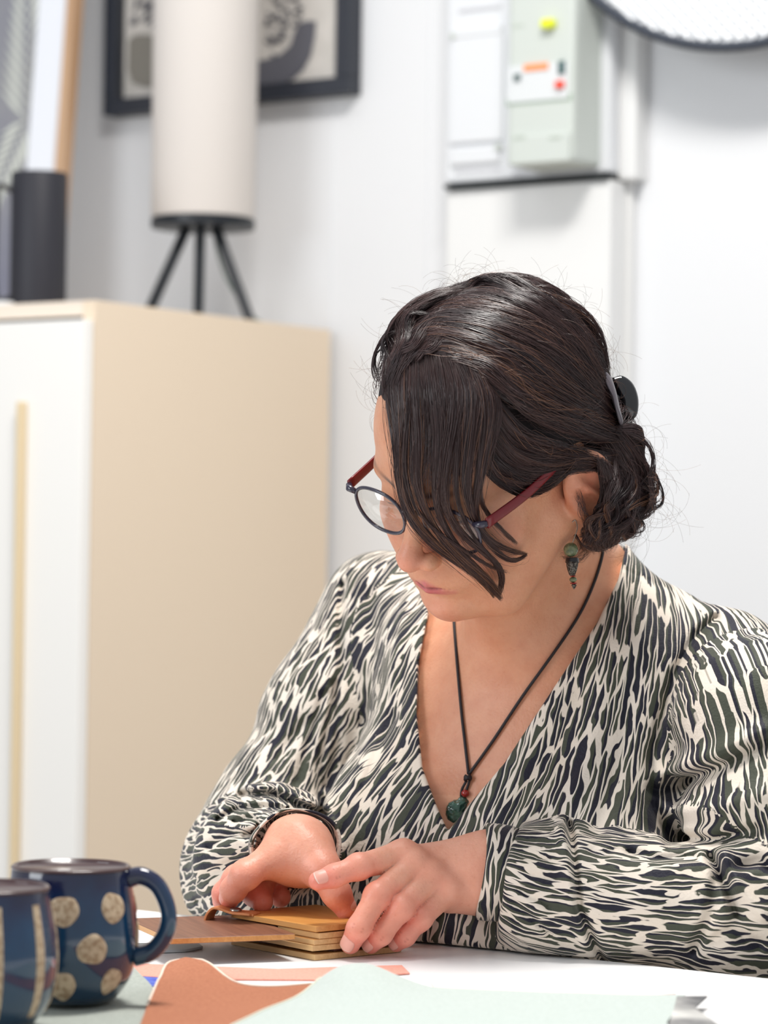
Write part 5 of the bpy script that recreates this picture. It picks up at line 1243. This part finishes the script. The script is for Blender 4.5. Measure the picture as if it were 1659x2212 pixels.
def tubes(S, R_, C_):
    n, K, _ = S.shape; t = np.gradient(S, axis=1); t /= np.linalg.norm(t, axis=2, keepdims=True)+1e-9
    ref = np.array([.3, .9, .31]); a = np.cross(t, ref); a /= np.linalg.norm(a, axis=2, keepdims=True)+1e-9; b = np.cross(t, a)
    rings = [S+(a*math.cos(k*2*PI/3)+b*math.sin(k*2*PI/3))*R_[..., None] for k in range(3)]
    V = np.stack(rings, 2).reshape(-1, 3); i = np.arange(n)[:, None, None]*K*3; k = np.arange(K-1)[None, :, None]*3; c = np.arange(3)[None, None, :]; c2 = (c+1) % 3
    F = np.stack([i+k+c, i+k+c2, i+k+3+c2, i+k+3+c], -1).reshape(-1, 4); return V, F, np.repeat(C_.reshape(-1), 3)
TV = []; TF = []; TC = []; off_ = 0
for S, R_, C_ in zip(strands, srad, scol):
    v, f, c = tubes(S, np.asarray(R_), C_); TV.append(v); TF.append(f+off_); TC.append(c); off_ += len(v)
TV = np.concatenate(TV); TF = np.concatenate(TF); TC = np.clip(np.concatenate(TC), 0, 1)
def fast_mesh(name, V, F, m, parent):
    me = bpy.data.meshes.new(name); A_ = np.array(pworld(parent).inverted()); V = V@A_[:3, :3].T+A_[:3, 3]
    me.vertices.add(len(V)); me.vertices.foreach_set('co', V.astype(f32).ravel()); me.loops.add(F.size); me.loops.foreach_set('vertex_index', F.astype(np.int32).ravel())
    me.polygons.add(len(F)); me.polygons.foreach_set('loop_start', np.arange(0, F.size, 4, dtype=np.int32)); me.polygons.foreach_set('loop_total', np.full(len(F), 4, np.int32))
    me.polygons.foreach_set('use_smooth', np.ones(len(F), bool)); me.materials.append(m); me.update(calc_edges=True)
    o = bpy.data.objects.new(name, me); C.objects.link(o); o.parent = parent; return o
hair = fast_mesh('hair', TV, TF, M['hair'], woman); hair['kind'] = 'stuff'
a = hair.data.attributes.new('hc', 'FLOAT', 'POINT'); a.data.foreach_set('value', TC.astype(f32))
hair['label'] = 'dark brown hair pinned up, long fringe over the glasses'

# ------------------------------------------------------------------ fingernails
M['nail'] = mat('nail', srgb(228, 168, 152), .42); M['nailtip'] = mat('nail_tip', srgb(234, 206, 192), .45)
def nail(pts, r, up, w=1.0, lf_=.0056):
    tip = pts[3]; ax = (pts[3]-pts[2]).normalized(); up = Vector(up); up = (up-ax*up.dot(ax)).normalized(); sd = ax.cross(up)
    c = tip-ax*.0022; vs = []; na, nb = 12, 12; idx = []
    for j in range(nb+1):
        for i in range(na+1):
            a = -1+2*i/na; b = -1+2*j/nb
            # squircle mapping
            x_ = a*math.sqrt(1-b*b*.36); y_ = b*math.sqrt(1-a*a*.42)
            th = x_*.88*w; rr = r+.0005-.0006*abs(x_)**4-.0004*abs(y_)**4
            dropf = max(0, y_)**2*.0010
            vs.append(c+ax*(y_*lf_)+(up*math.cos(th)+sd*math.sin(th))*rr-up*dropf)
    n = len(vs); fs = []; mi = []
    for j in range(nb):
        for i in range(na): fs.append((j*(na+1)+i, j*(na+1)+i+1, (j+1)*(na+1)+i+1, (j+1)*(na+1)+i)); mi.append(1 if j >= nb-1 else 0)
    o = mesh('fingernail', vs, fs, [M['nail'], M['nailtip']], woman, True, mi); m = o.modifiers.new('t', 'SOLIDIFY'); m.thickness = .0005; m.offset = -1; return o
camdir = (0, -1, .35)
nail(LI, .0075, (-.10, -.85, .50)); nail(LM, .0080, (-.30, -1, .35)); nail(LR, .0074, (-.55, -1, .15)); nail(LP, .0067, (-.6, -1, .10), 1, .005)
nail(RTh, .0085, (.75, -.3, .45)); nail(RI, .0080, (-.6, -.1, .2))

# ------------------------------------------------------------------ glasses
gl = empty('glasses', W3(hw(.003, .1, 0)), 'dark-rimmed glasses with dark red side arms worn by the woman', 'glasses')
M['rimg'] = mat('smoky_frame', srgb(48, 44, 60), .2, coat=.3); M['redarm'] = mat('dark_red_arm', srgb(108, 6, 18), .3, coat=.0)
gx, gy, gz = .003, .101, -.006
def rim_pts(sg, n=48, k=1.0):
    out = []
    for i in range(n):
        a = 2*PI*i/n; cx, cz_ = math.cos(a), math.sin(a)
        x_ = .0245*k*(abs(cx)**.86)*math.copysign(1, cx); z_ = (.0205 if cz_ < 0 else .0185)*k*(abs(cz_)**.9)*math.copysign(1, cz_)
        out.append(hw(gx+sg*(.0345)+x_, gy-.0040*((x_*sg+.0345)/.06)**2+.12*z_, gz+z_))
    return out
for sg, nm in ((-1, 'rim'), (1, 'rim')):
    x = MB(); x.tube(rim_pts(sg), .0014, 10, closed=True); x.build('rim', M['rimg'], gl, True)
def glassmat():
    m = bpy.data.materials.new('lens'); m.use_nodes = True; nt = m.node_tree; nt.nodes.remove(nt.nodes['Principled BSDF']); out = nt.nodes['Material Output']
    tr = nn(nt, 'ShaderNodeBsdfTransparent'); tr.inputs[0].default_value = (.97, .97, .96, 1); gs_ = nn(nt, 'ShaderNodeBsdfGlossy'); gs_.inputs['Roughness'].default_value = .02
    mx = nn(nt, 'ShaderNodeMixShader'); mx.inputs[0].default_value = .10; nt.links.new(tr.outputs[0], mx.inputs[1]); nt.links.new(gs_.outputs[0], mx.inputs[2]); nt.links.new(mx.outputs[0], out.inputs[0]); return m
M['lens'] = glassmat()
for sg in (-1, 1):
    r_ = rim_pts(sg, k=.96); cc = hw(gx+sg*.0345, gy+.0012, gz); n = len(r_); vs = [cc+fH_*.001]+r_
    x = MB(); x.add(vs, [(0, 1+i, 1+(i+1) % n) for i in range(n)]); o = x.build('lens', M['lens'], gl, True); m_ = o.modifiers.new('t', 'SOLIDIFY'); m_.thickness = .0016; m_.offset = 0
x = MB(); x.tube(catmull([hw(gx-.0105, gy, gz+.005), hw(gx-.005, gy+.001, gz+.0085), hw(gx+.005, gy+.001, gz+.0085), hw(gx+.0105, gy, gz+.005)], 10), .0014, 10); x.build('bridge', M['rimg'], gl, True)
for sg in (-1, 1):
    a0, a1 = hw(gx+sg*.057, gy-.002, gz+.010), hw(gx+sg*.0665, gy-.006, gz+.011)
    x = MB(); x.tube([a0, hw(gx+sg*.0635, gy-.0025, gz+.011), a1], [.0020, .0028, .0026], 10); x.build('hinge_block', M['rimg'], gl, True)
    pts = catmull([a1, hw(gx*.3+sg*.0705, .050, .005), hw(sg*.0735, .012, .010), hw(sg*.0755, -.008, .009), hw(sg*.074, -.024, -.004)], 26)
    x = MB(); vs = []; fs = []
    for i, p in enumerate(pts):
        t = (pts[min(i+1, 25)]-pts[max(i-1, 0)]).normalized(); sdv = rH_; upn = t.cross(sdv).normalized(); sdv = upn.cross(t)
        hh_ = .0044-.0012*i/25
        for k in range(12): th = 2*PI*k/12; vs.append(p+upn*math.copysign(abs(math.sin(th))**.6, math.sin(th))*hh_+sdv*math.copysign(abs(math.cos(th))**.6, math.cos(th))*.0013)
    for i in range(25):
        for k in range(12): fs.append((i*12+k, i*12+(k+1) % 12, (i+1)*12+(k+1) % 12, (i+1)*12+k))
    fs += [tuple(range(12))[::-1], tuple(range(300, 312))]; x.add(vs, fs); x.build('side_arm', M['redarm'], gl, True)
    x = MB(); x.tube([hw(gx+sg*.010, gy-.003, gz-.004), hw(gx+sg*.0085, gy-.009, gz-.007)], [.0015, .0024], 8); x.build('nose_pad', mat('nose_pad', srgb(200, 190, 185), .2, trans=.5), gl, True)

# ------------------------------------------------------------------ hair clip
hc_ = U(1332, 870, 2.215)
clip = empty('hair_clip', W3(hc_), 'glossy black claw clip pinning up the hair at the back of her head', 'hair clip')
M['clip'] = mat('black_gloss_plastic', srgb(10, 10, 14), .08, coat=.8); M['clipg'] = mat('grey_satin_plastic', srgb(92, 86, 92), .3)
out_l = catmull([(1322, 816, 0), (1345, 812, 0), (1368, 830, 0), (1379, 862, 0), (1376, 896, 0), (1360, 910, 0), (1344, 911, 0), (1335, 880, 0), (1328, 840, 0)], 40)
def thick_shape(pl, dep, th, rnd_=.3, bulge=.004):
    n = len(pl); cx = sum(p.x for p in pl)/n; cy = sum(p.y for p in pl)/n; x = MB(); rings = []
    for (f, dd) in ((.0, -bulge), (.5, -bulge*.8), (.85, -bulge*.35), (1.0, 0), (1.0, th), (.85, th-bulge*.35), (.5, th-bulge*.8), (.0, th-bulge)):
        rings.append([U(cx+(p.x-cx)*max(f, .02), cy+(p.y-cy)*max(f, .02), dep+dd) for p in pl])
    vs = [p for r in rings for p in r]; fs = [(i*n+k, i*n+(k+1) % n, (i+1)*n+(k+1) % n, (i+1)*n+k) for i in range(len(rings)-1) for k in range(n)]
    fs += [tuple(range(n))[::-1], tuple(range((len(rings)-1)*n, len(rings)*n))]; x.add(vs, fs); return x
thick_shape(out_l, 2.20, .030).build('claw_half', M['clip'], clip, True)
band = catmull([(1292, 793, 0), (1306, 800, 0), (1320, 815, 0), (1331, 845, 0), (1340, 885, 0), (1346, 912, 0), (1338, 915, 0), (1327, 880, 0), (1315, 845, 0), (1300, 815, 0)], 44)
thick_shape(band, 2.160, .040, bulge=.006).build('claw_half', M['clipg'], clip, True)
x = MB(); x.tube([U(1330, 860, 2.19), U(1330, 860, 2.235)], .003, 12); x.build('spring_pin', M['clip'], clip, True)
for k in range(4):
    x = MB(); x.tube(catmull([U(1312+k*5, 822+k*22, 2.20), U(1300+k*5, 826+k*22, 2.21), U(1290+k*5, 838+k*22, 2.235)], 8), [.002]*7+[.0008], 8); x.build('tooth', M['clip'], clip, True)

# ------------------------------------------------------------------ earring
e0 = surf(1241, 1140, .003); ed = (e0-CAM).dot(fwd)-.002
er = empty('earring', W3(e0), 'drop earring with green bead and engraved silver cone hanging from her ear', 'earring')
def EP(px, py): return U(px, py, ed)
x = MB(); x.tube(catmull([EP(1236, 1128), EP(1243, 1124), EP(1247, 1140), EP(1242, 1158), EP(1236, 1174)], 20), .0004, 6); x.build('ear_wire', mat('silver_wire', srgb(170, 165, 155), .25, .9), er, True)
def bead(name, y0, y1, prof, m, xc=1236):
    a = EP(xc, y0); b = EP(xc+ (y0+y1)/2*0, y1); L_ = (a-b).length; x = MB(); x.lathe([(r, t*L_) for r, t in prof], a, (b-a), 24); return smooth_angle(x.build(name, m, er), 50)
green = mat('mossy_stone', srgb(86, 96, 70), .25, var=(300, srgb(130, 134, 100), .4, .65)); silv = mat('aged_silver', srgb(120, 116, 108), .35, .85, bump=(900, 1.0, .0012), var=(700, srgb(52, 48, 46), .42, .58)); bl = mat('black_bead', srgb(24, 20, 24), .3); rd = mat('red_bead', srgb(150, 36, 28), .2)
cirp = [(math.sin(PI*t), (1-math.cos(PI*t))/2) for t in [k/14 for k in range(15)]]
bead('bead', 1172, 1203, [(r*.0055, t) for r, t in cirp], green, 1233)
bead('cap', 1204, 1214, [(.003, 0), (.0046, .1), (.0050, .6), (.0050, 1)], bl)
bead('cone', 1213, 1244, [(.0051, 0), (.0053, .06), (.0046, .12), (.0044, .3), (.0036, .6), (.0022, .95), (.0010, 1)], silv)
bead('ring', 1243, 1246, [(.0010, 0), (.0022, .3), (.0022, .7), (.0010, 1)], rd, 1238)
bead('bead', 1246, 1258, [(r*.0028, t) for r, t in cirp], green, 1238)
bead('ring', 1258, 1262, [(.0010, 0), (.0026, .3), (.0026, .7), (.0010, 1)], rd, 1239)
bead('tip', 1262, 1273, [(.0016, 0), (.0020, .2), (.0010, .7), (.0003, 1)], silv, 1240)

# ------------------------------------------------------------------ necklace
cf = va[fa].mean(1); qf = toH(cf); cfm = ~((qf[:, 1] > .02) & (qf[:, 2] > -.118)); chestbvh = BVHTree.FromPolygons([tuple(v) for v in va.tolist()], fa[cfm].tolist())
allb = BVHTree.FromPolygons([tuple(v) for v in V_.tolist()], F_.tolist()); blb = BVHTree.FromPolygons([tuple(v) for v in vb_.tolist()], fb_.tolist())
def drape(pts, n, off):
    out = []
    for v in catmull([(a, b, 0) for a, b in pts], n):
        r = ray(v.x, v.y).normalized(); h = chestbvh.ray_cast(CAM, r)
        d_ = h[3] if h[0] is not None else (out[-1]-CAM).length
        out.append(CAM+r*(d_-off))
    o2 = out[:]
    for _ in range(3): o2 = [o2[0]]+[(o2[i-1]+o2[i]*2+o2[i+1])/4 for i in range(1, len(o2)-1)]+[o2[-1]]
    return o2
kn = [(1011, 1672)]
nk = empty('necklace', W3(surf(1010, 1680, .003)), 'black cord necklace with a red bead and a carved green stone pendant', 'necklace')
cord = mat('black_cord', srgb(26, 20, 26), .6)
x = MB(); x.tube(drape([(978, 1300), (982, 1360), (988, 1440), (997, 1540), (1005, 1610), (1012, 1672)], 40, .0022), .0012, 8); x.build('cord', cord, nk, True)
x = MB(); x.tube(drape([(1304, 1170), (1300, 1205), (1282, 1262), (1250, 1330), (1195, 1412), (1130, 1502), (1065, 1600), (1012, 1674)], 60, .0022), .0012, 8); x.build('cord', cord, nk, True)
kp = surf(1010, 1680, .004); kd = (kp-CAM).dot(fwd)
def KP(px, py, o=0): return U(px, py, kd+o)
x = MB(); 
for (a, b) in (((1004, 1676), (1017, 1684)), ((1016, 1675), (1004, 1686)), ((1003, 1681), (1018, 1680))): x.tube([KP(*a), KP((a[0]+b[0])/2, (a[1]+b[1])/2, -.0012), KP(*b)], .0015, 8)
x.build('knot', cord, nk, True)
x = MB(); x.tube(catmull([KP(1008, 1686), KP(998, 1705), KP(996, 1722), KP(1000, 1732)], 12), .0010, 8); x.build('cord_loop', cord, nk, True)
x = MB(); x.tube(catmull([KP(1014, 1686), KP(1010, 1700), KP(1006, 1712)], 8), .0010, 8); x.build('cord_loop', cord, nk, True)
x = MB(); x.lathe([(max(.0001, r*.0032), (t-.5)*.0060) for r, t in cirp], KP(1005, 1714, -.001), (0, 0, 1), 20); x.build('red_bead', mat('carnelian', srgb(150, 30, 24), .12, coat=.5), nk, True)
def pend(P):
    d = rc(P, W3(KP(998, 1738, .001)), W3(KP(984, 1752, .001)), .0062, .0072); d = smin(d, rc(P, W3(KP(984, 1752, .001)), W3(KP(973, 1790, .002)), .0070, .0058), .003)
    return d+.0009*wob(P, 620, 3)+.0005*wob(P, 1500, 1)
vp, fp_ = polygonize(pend, *bbox([KP(998, 1738), KP(973, 1790)], .012), .0006, 1.6)
mesh('pendant', vp, fp_, mat('green_jade', srgb(28, 58, 48), .18, coat=.5, var=(180, srgb(52, 88, 72), .4, .6)), nk, True)
